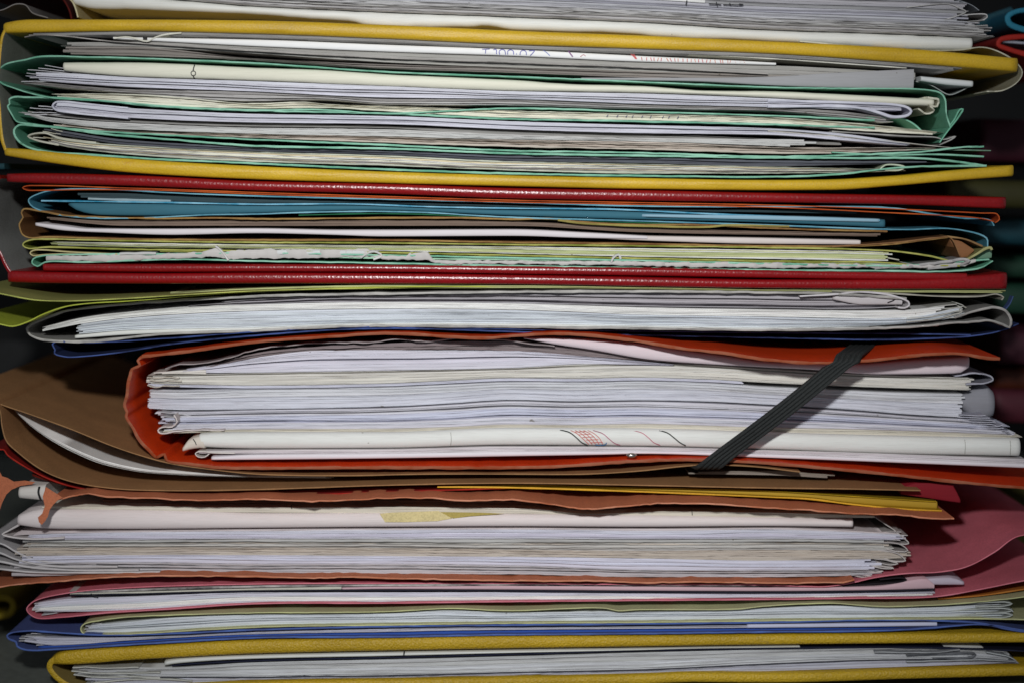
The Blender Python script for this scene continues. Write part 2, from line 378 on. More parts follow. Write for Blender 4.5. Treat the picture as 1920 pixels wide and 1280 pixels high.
# dark things at the top left, behind
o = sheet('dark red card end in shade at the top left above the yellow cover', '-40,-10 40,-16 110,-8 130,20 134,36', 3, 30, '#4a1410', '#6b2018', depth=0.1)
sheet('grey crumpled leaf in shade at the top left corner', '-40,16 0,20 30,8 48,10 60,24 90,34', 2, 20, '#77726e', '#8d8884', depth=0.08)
sheet('cream card standing on the top left end of the yellow cover', '120,-40 128,-5 136,4 142,18 146,33', 3, 4, '#b9ae86', '#d6cfae', depth=0.1)

# ================================================================ first yellow binder
yb = empty('ring_binder', 'yellow ring binder holding the green folders at the top of the stack', 'binder')
board('cover', 6, 1909, B1T, B1B, 0.0, YEL, yb, eL=1.2, eR=2.2)
B2T = '5,277 60,281 106,286 300,302 480,312 720,322 960,329 1200,334 1440,338 1550,337 1680,330 1785,320 1901,310'
B2B = '5,292 60,301 106,308 240,324 480,337 720,344 960,350 1200,355 1440,357.5 1560,357 1680,349 1785,340 1901,331'
board('cover', 8, 1901, B2T, B2B, 0.0, YEL, yb, eL=1.2, eR=2.0)
LIN = card_mat('#8f9086', 0.8)
card([('spine', '12,52 4,68 0,95 -3,130 -5,160 -2,200 1,240 4,264 10,282')], 5, 0.5, YEL, YEL, parent=yb, inner=LIN, depth=0.21)
# --- papers above the green folders
doc('thin dark grey card right under the topmost yellow cover', 60, 1790, off(B1B, 1), off(B1B, 8), 3, lin('#9c9a98'), 2.2, 8, 20)
G1 = '46,70 70,66 120,68 200,77 300,84 480,96 720,109 960,118 1200,127 1440,139'
sheet('cream sheet on top of the white writing sheet under the top cover', '232,63 300,64 480,67 720,76 960,87 1200,97 1440,110 1700,128', 1.8, 3, '#c8c6b8', '#e2e0d4')
W2T = fn('300,71 480,74.5 720,84 960,93 1200,105 1440,117 1500,121')
W2B = fn('300,78 480,87 720,97 960,105 1200,116 1440,122 1500,124')
plan('white sheet with blue handwriting and red scribbles below the topmost yellow cover', 212, 1455, W2T, W2B, col=lin('#f0f0ee'), d=1.2, rd=0.5, eL=0, eR=0, name='written_sheet', cat='written sheet')
sheet('cream folded corner with black mark at the left end of the written sheet', '214,72 240,70 262,75 276,78 292,70 310,65 340,62', 2.6, 1.0, '#cfcdbd', '#e6e4d6', depth=0.05)
ribbon('ink_mark', '268,72 276,72', 6, '#181412', 0.8, None)
bpy.data.objects['ink_mark'].name = 'ink_spot'; tag(bpy.data.objects['ink_spot'], 'black ink spot by the folded cream corner at the left', 'ink spot')
doc('light grey perforated sheets below the sheet with blue handwriting', 120, 1716, fn('120,80 300,79 480,88 720,98 960,106 1200,117 1440,123 1716,137'), fn('120,87 300,91 480,101 720,117 960,127 1200,134 1440,144 1716,150'), 3, lin('#a9a7a2'), 3.0, 20, 0, jd=0.4)
sheet('dark grey plastic sheet bending up at the left under the top cover', G1, 1.6, 0.6, '#66625f', '#b5b0aa', rag=0.3)
doc('taupe grey sheets above the upper green folder', 125, 1500, fn('125,88 240,88 480,110 720,121 960,128 1200,134 1500,142'), fn('125,102 240,105 480,113 720,129 960,137 1200,146 1500,158'), 4, lin('#8d8680'), 2.6, 14, 10, jd=0.3, pline=0.2)
GST = fn('1100,146 1300,146 1440,144 1560,137 1713,130'); GSB = fn('1100,150 1300,153 1440,160 1560,164 1713,166')
plan('light grey sheet widening to the right above the upper green folder', 1090, 1714, GST, GSB, col=lin('#a4a4a6'), d=2.0, rd=0.4, eL=0, eR=0, name='paper_sheet', cat='sheet')
plan('white folded paper tab at the right between yellow cover and green folder', 1726, 1825, fn('1726,143 1825,152'), fn('1726,152 1780,160 1825,163'), col=lin('#d8dcdc'), d=4, rd=0.8, name='paper_tab', cat='tab')
sheet('grey leaf under the white tab at the right end of the top papers', '1700,150 1745,160 1780,178 1800,172 1822,160', 1.6, 8, '#8b908d', '#a7aca8', depth=0.08)
# --- upper green folder
GR, GRE = '#6aab8e', '#9ccfb6'
GRf = '#6aab8e'
folder('green card folder, uppermost of the three, with a torn strap at its right end', [
    ('cover', '1782,238 1775,216 1772,186 1764,175 1740,169 1560,166 1440,164 1200,154 960,144 720,135 480,119 240,109 155,107 110,106 70,107 45,113 10,121'),
    ('spine', '10,121 -4,134 -6,148 6,158 30,167 60,176'),
    ('cover', '60,176 100,184 200,190 320,200 480,207 600,206 720,213 960,203.5 1200,210 1440,217 1560,222 1640,226')],
    2.6, 1.0, GRf, GRE, rag=0.5, zrag=0.3)
sheet('torn green strap end hanging from the upper green folder at the right', '1781,236 1790,224 1800,206 1806,205 1796,222 1782,240 1770,256 1762,268', 2.4, 1.5, GRf, '#8ccdb0', depth=0.05, name='torn_strap', cat='strap')
C1T = fn('120,117 240,117 480,127 600,131 720,139 960,150 1080,158 1200,161 1330,170 1440,171 1560,176 1700,183 1756,186')
C1B = fn('120,133 240,143 480,151 720,161 960,170 1200,174 1440,183 1600,192 1700,197 1756,199')
plan('cream folded plan with a small inked circle inside the upper green folder', 118, 1752, C1T, C1B, d=1.6, rd=1.5, ztear=0.25, zwl=26)
m_ = empty('inked_symbol', 'small black circle on a line drawn on the cream folded plan', 'ink symbol')
q = onfold(C1T, C1B, 1.6, 1.5)
ribbon('line', '365,122 363,128 362,134', 2.0, '#16161a', q, m_); ribbon('line', '362,142 364,147 367,150', 2.0, '#16161a', q, m_)
ribbon('circle', [(362.5+4.4*math.cos(a/10*2*math.pi), 138+4.4*math.sin(a/10*2*math.pi)) for a in range(11)], 1.6, '#16161a', q, m_)
doc('lilac white document under the cream folded plan with the circle', 62, 1690, fn('62,136 130,138 240,145 480,153 720,162 960,171.5 1200,176 1440,185 1690,198'), fn('62,150 130,156 240,163 480,172 720,183 960,186 1200,195 1440,201 1690,208'), 7, LILAC, 2.4, 14, 0, jd=0.2, pline=0.3)
sheet('lilac sheet folded back in a loop at the right inside the upper green folder', '1440,189 1600,193 1680,197 1702,202 1709,209 1703,216 1690,219 1672,219 1650,212 1620,204 1580,200 1440,200', 4.2, 1.4, '#b9b9c8', '#dadae4')
doc('thin grey sheets with dark gaps below the lilac white document', 45, 1672, fn('45,152 130,160 240,168 480,173 600,178 720,186 960,187 1200,196 1440,202 1560,208 1672,222'), fn('45,158 130,166 240,175 480,190 600,187 720,196 960,198 1200,205 1440,209 1560,219 1672,231'), 6, GREY, 3.6, 20, 20, jd=0.9, pline=0.4, tear=0.25)
doc('yellowed newspaper pages resting on the lower cover of the upper green folder', 108, 1745, fn('108,176 200,176 320,181 480,194 560,191 620,196 720,199 960,208 1200,214 1440,220 1600,231 1745,246'), fn('108,182 200,189 320,199 480,204 600,203 720,209 960,221 1200,226 1440,232 1600,245 1745,253'), 6, CREAM, 2.4, 12, 40, tear=0.5, jd=0.5, yn=0.4)
sheet('crumpled cream paper end at the right of the cream folded plan', '1716,186 1740,184 1760,187 1757,200 1742,196 1752,208 1738,214 1722,204', 3, 2, '#b7b5a0', '#d6d4c2', rag=1.5, zrag=1, depth=0.04, name='crumpled_paper')
sheet('broad green strip curving down at the right below the lilac loop', '1560,222 1660,221 1690,222 1712,232 1728,246 1738,258', 2.6, 5, GRf, GRE, depth=0.05, name='card_strip', cat='strip')
# --- middle green folder
folder('green card folder, middle one of the three, with a crinkled spine', [
    ('cover', '1640,240 1440,233.5 1200,228 960,223.5 720,213 480,208 300,200 160,186 80,183'),
    ('spine', '80,183 50,183 27,182 17,187 18,195 14,199 19,210 24,219 30,227 62,234'),
    ('cover', '62,234 93,237 150,244 240,250 480,262 720,272 960,283 1200,287 1440,294 1600,291 1740,284 1800,277 1845,275')],
    3.0, 1.2, GRf, GRE, rag=0.6, zrag=0.5)
L2T = fn('98,193 120,192 160,196 240,203 480,214 720,218 960,228 1200,235 1440,241 1560,249 1700,268')
L2B = fn('98,206 120,209 160,212 240,221 480,230 720,233 960,243 1200,250 1440,253 1560,262 1720,275')
doc('lilac white bundle folded at its left end inside the middle green folder', 104, 1700, L2T, L2B, 6, LILAC, 2.0, 3, 10, jd=0.12, pline=0.25)
sheet('outer lilac sheet folded round the left end of the lilac bundle', '240,203 160,195 120,191 104,192 98,199 104,206 130,211 240,222', 3.0, 1.4, '#b9b9c6', '#dcdce4', depth=0.18)
doc('dark grey sheets under the lilac bundle in the middle green folder', 60, 1560, fn('60,206 130,216 240,224 480,231 720,237 960,244.5 1200,251 1560,266'), fn('60,212 130,222 240,230 480,238 720,241 960,255 1200,259 1560,272'), 4, lin('#94928f'), 4.0, 14, 30, jd=0.8, pline=0.5)
doc('light grey pages with an uneven edge in the middle green folder', 50, 1500, fn('50,212 90,220 240,231 480,240 720,243 960,253 1200,259 1500,262'), fn('50,216 90,228 240,243 480,251 720,256 960,262 1200,266 1500,276'), 4, lin('#c9c9c6'), 2.6, 16, 40, tear=0.35, jd=0.4)
doc('beige brown sheets with a wavy edge on the lower cover of the middle green folder', 120, 1745, fn('120,232 240,246 480,252 720,257 960,263 1200,266 1500,277 1745,277'), fn('120,238 240,249 480,259 720,268 960,276 1200,281 1500,289 1745,281'), 6, BEIGE, 3.0, 20, 30, tear=0.5, jd=0.7, yn=0.4, pline=0.3)
sheet('grey card bending up at the right between the green folders', '1560,247 1640,252 1700,256 1755,258 1770,262 1792,256 1784,262 1762,272', 2.4, 2.2, '#7d7b78', '#a9a7a2', depth=0.08, name='bent_card', cat='card')
sheet('thin beige sheet sloping down at the right above the green card ends', '1440,246 1560,255 1660,264 1740,273 1800,279', 1.6, 2.0, '#8f8b84', '#cfcabf')
# --- lower green folder
folder('green card folder, lowest of the three, lying on the lower yellow cover', [
    ('cover', '1850,312 1790,303 1720,297 1600,297 1440,296 1200,292 960,288 720,279 480,274 320,262 180,250 110,240 60,236'),
    ('spine', '60,236 35,235 26,244 28,256 42,271'),
    ('cover', '42,271 80,284 160,290 320,300 480,307 720,318 960,326 1200,330 1440,332 1560,328 1700,314 1850,311')],
    3.4, 1.0, GRf, GRE, rag=0.6, zrag=0.4)
sheet('green card end fanning out below the others at the right', '1560,286 1660,291 1760,290 1845,294', 2.6, 1.6, GRf, GRE, name='card_strip', cat='strip')
sheet('green card end with cream tip fanning out highest at the right', '1700,281 1760,281 1820,282 1858,283', 2.2, 3.0, '#54816b', '#a5b8a2', depth=0.06, name='card_strip', cat='strip')
doc('slate grey plastic sheets high inside the lowest green folder', 100, 1740, fn('100,243 240,263 480,276 720,283 960,292 1200,295 1440,301 1740,303'), fn('100,252 240,272 480,284 720,291 960,302 1200,306 1440,312 1740,306'), 4, lin('#5d6068'), 3.4, 20, 20, jd=0.6, pline=0.3)
doc('mixed cream and white pages filling the lowest green folder', 84, 1690, fn('84,256 130,264 240,273 480,285 720,292 960,303 1200,308 1440,313 1690,318'), fn('84,266 130,277 240,290 480,304 720,311 960,320 1200,326 1440,326 1690,322'), 8, CREAM, 2.2, 16, 14, tear=0.4, jd=0.6, yn=0.4, cols=[CREAM, WHITE, lin('#c5c7b6'), lin('#d3c8a8'), GREY])
sheet('folded cream page end at the left inside the lowest green folder', '180,268 110,259 84,250 60,252 52,256 70,264 110,272', 3.0, 1.8, '#b9b7a6', '#d8d6c6', depth=0.15)
sheet('light green cream scrap folded at the right inside the lowest green folder', '1650,318 1660,310 1690,311 1697,314 1688,319 1660,319', 2.4, 1.6, '#b3bca2', '#ccd3bd', depth=0.05)

# ================================================================ red binder
RT = '14,326 60,325 240,329 480,340 720,345 960,353 1200,357 1440,362 1680,366 1887,370'
RB = '14,342 60,344 240,349 480,358 720,364 960,373 1200,377 1440,380 1680,384 1887,392'
rb = empty('ring_binder', 'glossy red ring binder in the middle holding blue, brown and mint folders', 'binder')
board('cover', 12, 1887, RT, RB, 0.0, RED, rb, eL=1.5, eR=2.2, rd=1.5)
R3T = '12,508 80,510 300,513 480,512 720,513 960,516 1200,520 1440,525 1700,524 1814,518 1889,512'
R3B = '12,530 80,532 300,533 480,532.5 720,533 960,534 1200,538 1440,541.5 1700,543 1889,543'
board('cover', 14, 1889, R3T, R3B, 0.0, RED, rb, eL=1.5, eR=2.2, rd=1.6)
R2T = '80,495 300,496 480,496 720,497 960,499.5 1200,502 1440,507 1640,511 1814,513'
R2B = '80,509 300,511 480,510.5 720,511 960,514.5 1200,518 1440,522 1640,525 1814,527'
board('inner_board', 80, 1814, R2T, R2B, 0.3, RED, rb, eL=0.4, eR=0.4, rd=1.3, depth=0.2)
card([('spine', '0,332 -22,345 -30,400 -24,450 -6,468 0,476 8,494 24,520')], 7, 0.8, leather('#5a0a10', 0.4, 1100, 0.5, 0.0003), RED, parent=rb, inner=card_mat('#8b8c88', 0.8), depth=0.2)
folder('thin orange card folder just under the upper red cover', [
    ('cover', '1864,416 1840,410 1640,398 1440,389 1200,384 960,379.5 720,372 480,364.5 300,357.5 160,356 70,357.5'),
    ('spine', '70,357.5 50,357 42,352.5 50,349 70,348.5'),
    ('cover', '70,348.5 120,349 200,352 300,355 480,361.5 720,369 960,376 1200,380.5 1440,385 1640,391 1840,400 1870,402 1874,412 1866,418')],
    1.8, 1.2, '#a8441c', '#c25c28')
# blue folder
folder('bright blue card folder with a rounded left end in the red binder', [
    ('cover', '1864,424 1858,414 1840,410 1810,410 1750,402 1680,391 1600,388 1440,388 1200,387 960,380 720,374 480,368 300,361 240,357 120,355.5'),
    ('spine', '120,355.5 80,361 54,374 54,380 62,389 90,399'),
    ('cover', '90,399 130,406 186,409.5 265,409 400,403 480,402 560,399 700,397 800,399 880,404 960,408 1200,415 1440,422.5 1640,430 1700,431 1790,430 1850,447 1852,463')],
    2.4, 1.5, '#46869a', '#7eb0bf', zrag=0.15)
IFT = fn('77,377 150,378 300,380 480,383.5 660,383 800,388 960,392 1080,393 1150,394 1300,400 1440,404 1650,410')
sheet('pale blue inner flap edge inside the bright blue folder', '77,377 150,378 300,380 480,383.5 660,383 800,388 960,391 1080,392 1150,393 1300,400 1440,406 1560,410 1650,414', 2.6, 1.8, '#2787a8', '#8fc3d8', name='inner_flap', cat='flap')
plan('blue inner leaf hanging below the pale edge in the bright blue folder', 128, 1660, off(IFT, 2), fn('128,386 150,398 190,404 265,405 480,400 700,395 960,405 1200,412 1440,418 1660,427'), col=lin('#3a6c7c'), d=2.6, rd=0.8, eL=2, eR=1, name='inner_leaf', cat='leaf')
doc('dark plastic sleeve with a grey sheet in the upper half of the bright blue folder', 150, 1600, fn('150,362 240,363 480,372 720,378 960,385 1200,391 1440,394 1600,393'), fn('150,371 240,374 480,381 660,381 800,385 960,389 1200,395 1440,399 1600,401'), 2, lin('#35484d'), 5, 6, 10)
sheet('short pale sheet in the left part of the bright blue folder', '165,373 220,375 320,377', 4, 3, '#8aa0a6', '#9fb2b6', depth=0.1)
plan('pale light blue strip at the right in the bright blue folder', 1200, 1650, fn('1200,402 1440,405 1650,411'), fn('1200,407 1440,413 1650,417'), col=lin('#8fb3c4'), d=1.5, rd=0.4, eL=3, eR=1, name='paper_strip', cat='strip')
sheet('thin green edge line below the blue folder', '560,404 700,401 820,403 900,408 1000,411 1200,418 1300,421', 2.2, 2.5, '#1f5c3e', '#2c7650', name='card_strip', cat='strip')
# brown kraft folder
folder('brown kraft folder holding a white pamphlet in the red binder', [
    ('cover', '1664,434 1600,433 1440,428 1300,422 1200,422 1080,416 1040,411 960,411.5 860,409 720,409 480,411 400,409 300,410 120,404 80,397'),
    ('spine', '80,397 44,393 40,400 43,408 36,420 38,432 42,440 54,446'),
    ('cover', '54,446 90,445 240,449 480,450.5 720,451 960,455 1200,458 1440,462 1560,462 1660,459 1720,452 1780,445')],
    3.0, 1.4, '#7a5430', '#a5854f', zrag=0.35, rag=0.4)
plan('white pamphlet inside the brown kraft folder ending at mid right', 66, 1214, fn('66,418 120,424 160,429 300,430 480,429 640,432 700,432 960,431 1100,437 1214,443'), fn('66,424 120,433 200,437 320,441 480,438 620,441 720,444 960,443 1100,447 1214,449'), col=lin('#dcd6d8'), d=1.8, rd=0.5, eL=1, eR=0, name='pamphlet', cat='pamphlet')
plan('second white pamphlet starting beside the first in the kraft folder', 1050, 1614, fn('1050,438 1214,443 1440,447 1614,451'), fn('1050,444 1214,452 1440,458 1614,459'), col=lin('#d9cfca'), d=2.4, rd=0.5, eL=0, eR=0.5, name='pamphlet', cat='pamphlet')
doc('dark taupe sheets above the white pamphlet in the kraft folder', 80, 1655, fn('80,407 240,414 480,414 720,413 960,416 1200,427 1440,434 1655,436'), fn('80,411 240,424 480,424 720,424 960,424 1200,436 1440,441 1655,444'), 3, lin('#7a685c'), 3.2, 14, 10, jd=1.0)
sheet('olive yellow strip lying on the kraft folder in the centre', '1046,413 1090,419 1200,424 1330,426 1360,423 1480,425', 3.4, 0.9, '#8c8044', '#a89c58', name='card_strip', cat='strip')
sheet('brown kraft flap folded into a triangle at the right of the kraft folder', '1560,463 1680,455 1760,446 1782,446 1802,484', 2.4, 1.0, '#6f4a2c', '#96704a', name='folded_flap', cat='flap', depth=0.07)
plan('tan triangular kraft flap face at the right of the kraft folder', 1781, 1826, fn('1781,447 1800,452 1826,468'), fn('1781,450 1808,486 1826,472'), col=lin('#8f6240'), d=3, rd=0.3, eL=0, eR=0, depth=0.03, name='folded_flap', cat='flap')
sheet('brown flap ridge descending to the right corner of the kraft folder', '1776,444 1810,449 1842,462', 3, 1.0, '#7a5a3a', '#a08055', depth=0.06, name='folded_flap', cat='flap')
# yellow green folders
YG, YGE = '#7e8432', '#b9b768'
folder('olive yellow card folder directly under the kraft folder', [
    ('cover', '1780,489 1740,480 1680,472 1600,468 1440,464.5 1200,461.5 960,459 720,456 480,455 240,452 100,449'),
    ('spine', '100,449 60,450 44,456 43,461 54,466'),
    ('cover', '54,466 90,464 240,468 480,471 720,474 960,479.5 1200,485 1440,490 1660,493 1700,497 1800,499')],
    2.8, 1.3, YG, YGE, zrag=0.3)
doc('pale cream and white sheets inside the olive yellow folder', 100, 1665, fn('100,454 240,456 480,459 720,461 960,463 1200,466 1440,469 1665,472'), fn('100,460 240,464 480,467 720,471 960,476 1200,482 1440,486 1665,490'), 7, CREAM, 2.5, 10, 10, cols=[CREAM, WHITE, lin('#cfd0a0'), lin('#b9bf8c'), COOL], tear=0.25)
sheet('short fanned sheet ends at the right of the pale cream sheets', '1600,482 1650,482 1686,488', 2.0, 3, '#a4a190', '#c5c2b2', depth=0.1)
sheet('thin olive edge line under the pale cream sheets', '300,472 480,475 720,478 960,483 1200,488 1440,492 1660,496', 1.6, 1.8, YG, YGE, name='card_strip', cat='strip')
folder('small cream card folded at the left between olive and mint folders', [
    ('cover', '220,477 130,473 80,469'), ('spine', '80,469 62,470 56,475 62,480'), ('cover', '62,480 80,478 130,477 220,481')], 2.2, 1.6, '#a79a6c', '#cbbf8e')
MT, MTE = '#6aab8e', '#a2d3bb'
folder('mint green card folder on the inner red board', [
    ('cover', '1855,487 1700,498 1440,495 1200,489 960,484 720,479 480,475 300,477 120,478'),
    ('spine', '120,478 76,481 62,486 60,494 70,500 84,492'),
    ('cover', '84,492 160,492 320,487 480,490 720,494 960,499 1200,503 1440,507 1640,508 1780,509 1840,502 1862,490')],
    2.8, 1.2, MT, MTE, zrag=0.4, rag=0.4)
plan('clean white torn strip at the centre left of the mint green folder', 432, 688, fn('432,470 560,469 688,470'), fn('432,478 560,479 688,478'), col=lin('#d0d2d1'), d=1.2, rd=0.5, eL=0, eR=0, ztear=0.5, zwl=12, name='torn_strip', cat='strip')
plan('small white torn strip left of the clean one on the mint green folder', 224, 292, fn('224,474 292,473'), fn('224,479 292,478'), col=lin('#c6c6c4'), d=0.6, rd=0.4, eL=0, eR=0, ztear=0.6, zwl=9, name='torn_strip', cat='strip')
TT = fn('86,481 200,479 320,476 390,470 410,464 420,474 440,469 560,468 690,468 700,478 760,480 770,474 800,474 815,487 900,489 1080,490 1200,491 1440,493 1700,496 1810,490 1830,487')
TB = fn('86,489 200,491 300,486 400,483 430,486 560,484 690,483 720,487 800,488 820,495 960,496 1200,499 1440,503 1700,503 1810,499 1830,493')
slab('torn_page', 86, 1830, TT, TB, 1.0, rd=0.3, npf=5, ynoise=0.6, ywl=16, ztear=1.5, zwl=9, tint=lin('#c3bfbb'), step=4)
tag(bpy.data.objects['torn_page'], 'ragged torn grey white page edge along the mint green folder', 'torn page')
doc('pale mint sheets above the ragged torn page', 560, 1700, fn('560,476 720,479 960,483.5 1200,489 1440,491 1700,496'), fn('560,483 720,486 960,488.5 1200,491 1440,494 1700,499'), 3, lin('#a9d3b4'), 2.0, 30, 40, tear=0.5)
for i_, (s_, l_) in enumerate((('404,462 414,470 424,483 428,489', 'long thin'), ('1146,493 1150,484 1160,478 1164,486', 'upright'), ('676,484 690,475 702,472 716,480 700,487', 'curled white'))):
    sheet(l_+' torn paper shred sticking out of the ragged page', s_, 3.5, 0.5, '#b9b6b2', '#d4d2ce', rag=0.5, depth=0.01, name='paper_shred', cat='paper shred')
sheet('twisted grey paper strand at the right end of the ragged page', '1640,503 1720,499 1780,491 1800,487 1818,490 1800,497 1740,504', 5.0, 0.4, '#8f8d8c', '#b5b2b0', rag=1.2, zrag=1.2, depth=0.01, name='paper_strand', cat='paper strand')
plan('pale green corner of a folder at the far right under the kraft flap', 1812, 1860, fn('1812,486 1835,470 1860,463'), fn('1812,489 1840,487 1860,484'), col=lin('#6d8f78'), d=5, rd=0.3, eL=0, eR=0, depth=0.02, name='folder_corner', cat='corner')
sheet('yellow worn card edge rising to the right corner of the red binder', '1812,488 1830,478 1850,466 1858,465 1860,469', 4.0, 1.0, '#8f8c58', '#b3b07c', depth=0.03, name='card_edge', cat='card')

# ================================================================ olive cards and grey portfolio
folder('thin olive yellow folder under the red binder with its front drooping at the left', [
    ('cover', '1885,547 1700,551 1600,549 1440,546 1200,543 960,541 720,541 480,546 240,560 160,564'),
    ('cover', '160,564 120,565 66,563 0,551 -60,540')], 1.6, '-60,-14 200,-10 480,-3 700,1.5', '#8e8f50', '#c3c96a', dzb=-1)
sheet('yellow green card drooping far down at the left edge', '1200,540.5 960,538 720,539 480,547 240,565 170,569 120,576 80,590 53,603 24,612 0,608 -60,596', 1.8, '-60,-12 200,-8 480,-1 800,1.5', '#a8b23a', '#bcc656', name='drooping_card', cat='card')
doc('thin pale yellow sheets between red binder and grey portfolio', 300, 1882, fn('300,552 480,541 720,535 960,535.5 1200,539 1440,543.5 1882,545'), fn('300,556 480,549 720,541 960,540.5 1200,543 1440,547 1882,550'), 3, lin('#b9bd84'), 2.4, 30, 6)
sheet('white scalloped card edge at the far right under the red binder', '1560,546 1660,550 1760,556 1840,556 1870,552 1882,558 1878,563', 2.4, 1.4, '#8e8b80', '#b5b2a4', name='card_edge', cat='card', rag=0.5)
GP, GPE = '#8d8b86', '#c2c0ba'
folder('light grey worn portfolio with a pointed left end', [
    ('cover', '1700,560 1560,551 1440,549 1200,547 960,548 720,551 480,556 300,566 220,572 118,585 80,598'),
    ('spine', '80,598 53,612 50,617 56,628 82,637'),
    ('cover', '82,637 120,640 180,639 300,627 480,620 640,612 720,611 960,613 1200,616 1440,619 1600,617 1740,611 1780,606 1830,603 1850,601 1880,608 1893,614 1896,600 1884,582 1860,577 1820,586 1790,596')],
    4.4, 1.2, '#8f8d89', '#b9b6b0', zrag=0.5, rag=0.6)
doc('lilac grey sheets in the upper part of the grey portfolio', 400, 1690, fn('400,568 480,559 600,556 720,555 960,549.5 1200,550 1440,552 1600,555 1690,561'), fn('400,573 480,571 600,567 720,566.5 960,568.5 1200,575 1440,578 1600,580 1690,576'), 7, lin('#aeaaae'), 4.2, 50, 14, jd=0.7, pline=0.35)
doc('thick white magazine in the grey portfolio, pages fanned at the right', 82, 1768, fn('82,613 160,595 240,586 320,579 480,571.5 720,567 960,569.5 1200,577 1440,581 1600,583 1690,582 1768,575'), fn('82,621 160,606 240,596 320,590 480,583 720,579 960,581 1200,590 1440,594 1600,597 1690,599 1768,591'), 5, WHITE, 2.8, 5, 14, name='magazine', cat='magazine', jd=0.25)
doc('cool white pages below the thick white magazine', 150, 1796, fn('150,608 240,597 320,591 480,584 720,580 960,582 1200,591 1440,595 1600,598 1700,596 1796,578'), fn('150,626 240,619 480,614 720,606 960,607 1200,611 1440,614.5 1600,613 1700,607 1796,596'), 12, COOL, 2.4, 8, 14, jd=0.3, pline=0.1, colj=0.04)
plan('white outer page of the portfolio papers along their lower edge', 140, 1760, fn('140,629 240,620 480,614.5 720,606.5 960,607.5 1200,611.5 1440,615 1600,614 1760,609'), fn('140,635 240,628 480,619 720,610 960,612 1200,615 1440,618 1600,617 1760,612'), col=lin('#dedfda'), d=1.8, rd=0.5, name='paper_sheet', cat='sheet')
sheet('white rolled sheet end with a black pen line at the right of the portfolio', '1500,556 1570,552 1610,548 1660,552 1690,560 1703,566 1705,573 1696,578 1684,577', 3, 0.8, '#c3bfc0', '#dad6d8', depth=0.1, name='rolled_sheet', cat='rolled sheet')
plan('curved white sheet face sloping to the rolled end at the right', 1560, 1692, fn('1560,556 1600,549 1640,549 1692,560'), fn('1560,562 1620,572 1692,572'), col=lin('#c4bfc0'), d=2.4, rd=0.6, eL=2, eR=0, name='curved_sheet', cat='sheet')
ribbon('pen_line', '1683,555 1676,563 1664,568', 1.8, '#17151b', 2.0); tag(bpy.data.objects['pen_line'], 'short curved black pen line on the white rolled sheet', 'pen line')
sheet('grey sheet rising at the right behind the magazine pages', '1660,601 1720,585 1760,574 1800,572 1812,578', 3, 6, '#85837c', '#9b998f', depth=0.08)
for i_, (a_, b_) in enumerate(((578, 'lowest'), (572, 'middle'), (566, 'highest'))):
    sheet(b_+' of three curling page corners at the right end of the magazine', f'1700,{a_+26} 1760,{a_+20} 1790,{a_+12} {1803+i_*2},{a_+8} {1800-i_*4},{a_+2}', 2.0, 1.6+i_*0.6, '#a9a8a0', '#c4c3bc', depth=0.1, name='page_corner', cat='page corner')
sheet('thin blue wire like thread sticking up at the right of the portfolio', '1886,580 1894,570 1900,556', 2.2, 4, '#3d4f78', depth=0.003, name='thread', cat='thread')
# navy folder
folder('thin navy blue card folder above the orange folder', [
    ('cover', '1820,628 1700,626 1440,624 1200,621 960,617 720,613 640,614 480,622 320,634 200,641 143,642'),
    ('spine', '143,642 106,640 98,645 103,655 102,662 120,668'),
    ('cover', '120,668 160,667 240,658 320,645 480,629 640,618 760,616 960,622 1200,628 1440,633 1640,637 1760,634 1840,628 1884,618 1910,607')],
    2.4, '98,1.4 900,2 1300,10 1900,10', '#222c50', '#465a94', zrag=0.25)

# ================================================================ orange folder with elastic band
OR, ORE = '#cc3606', '#a0674a'
of = empty('elastic_folder', 'thick orange card folder closed by a dark elastic band, full of white paper', 'folder')
ORF = card_mat('#d23c08', 0.5); ORX = edge_mat('#9a6048', '#93401f')
TOPP = '1875,672 1852,671 1798,663 1732,665 1613,677 1520,680 1440,674 1360,662 1280,653 1200,640 1120,630 1040,626 960,630 905,634 825,630 720,625 640,630 480,641 398,652 300,665 266,668'
card([('cover', TOPP)], 5.4, '228,0 1150,0 1440,-8 1880,-10', ORF, ORX, parent=of, rag=0.45, ragwl=10, zrag=0.4, inner=ORF, dzb=3)
card([('spine', '266,668 258,676 262,684 247,692 244,702 240,718 238,740 233,760 238,772 236,780 248,800 262,826 282,846 292,857'),
      ('cover', '292,857 300,854 308,851 312,862 345,868 411,876 480,877 720,876 960,876 1080,872 1160,866 1250,862 1330,862 1440,868 1600,882 1680,890 1785,902 1920,914 2000,920')],
     5.4, 0.0, ORF, ORX, parent=of, rag=0.45, ragwl=10, zrag=0.5, inner=ORF)
# raised face of the upper cover seen from above on the right is the card itself running back
sheet('grey plastic sleeve crumpled under the upper orange cover', '310,690 330,684 380,680 440,668 460,660 500,652 560,645 640,642 700,642 740,636 800,640 860,634 960,640 1040,650', 2.2, 6, '#8a8080', '#a9a0a0', rag=1.2, zrag=1.2, ragwl=22, name='plastic_sleeve', cat='plastic sleeve')
doc('crumpled grey sheets under the plastic sleeve in the orange folder', 400, 1300, fn('400,682 480,662 560,652 700,645 860,640 960,640 1040,648 1300,678'), fn('400,686 480,670 560,662 700,656 860,655 960,657 1040,663 1300,682'), 3, lin('#85797a'), 9, 20, 30, yn=0.8, jd=1, tear=0.7)
plan('pinkish white sheet tongue bulging below the upper orange cover', 982, 1818, fn('982,633 1040,634 1200,645 1280,657 1360,667 1440,678 1613,682 1700,676 1818,669'), fn('982,635 1040,646 1109,656 1225,675 1440,689 1520,693 1650,702 1800,700 1818,690'), col=lin('#dccfd4'), d=5, rd=1.2, eL=0, eR=1.0, name='bulging_sheet', cat='sheet')
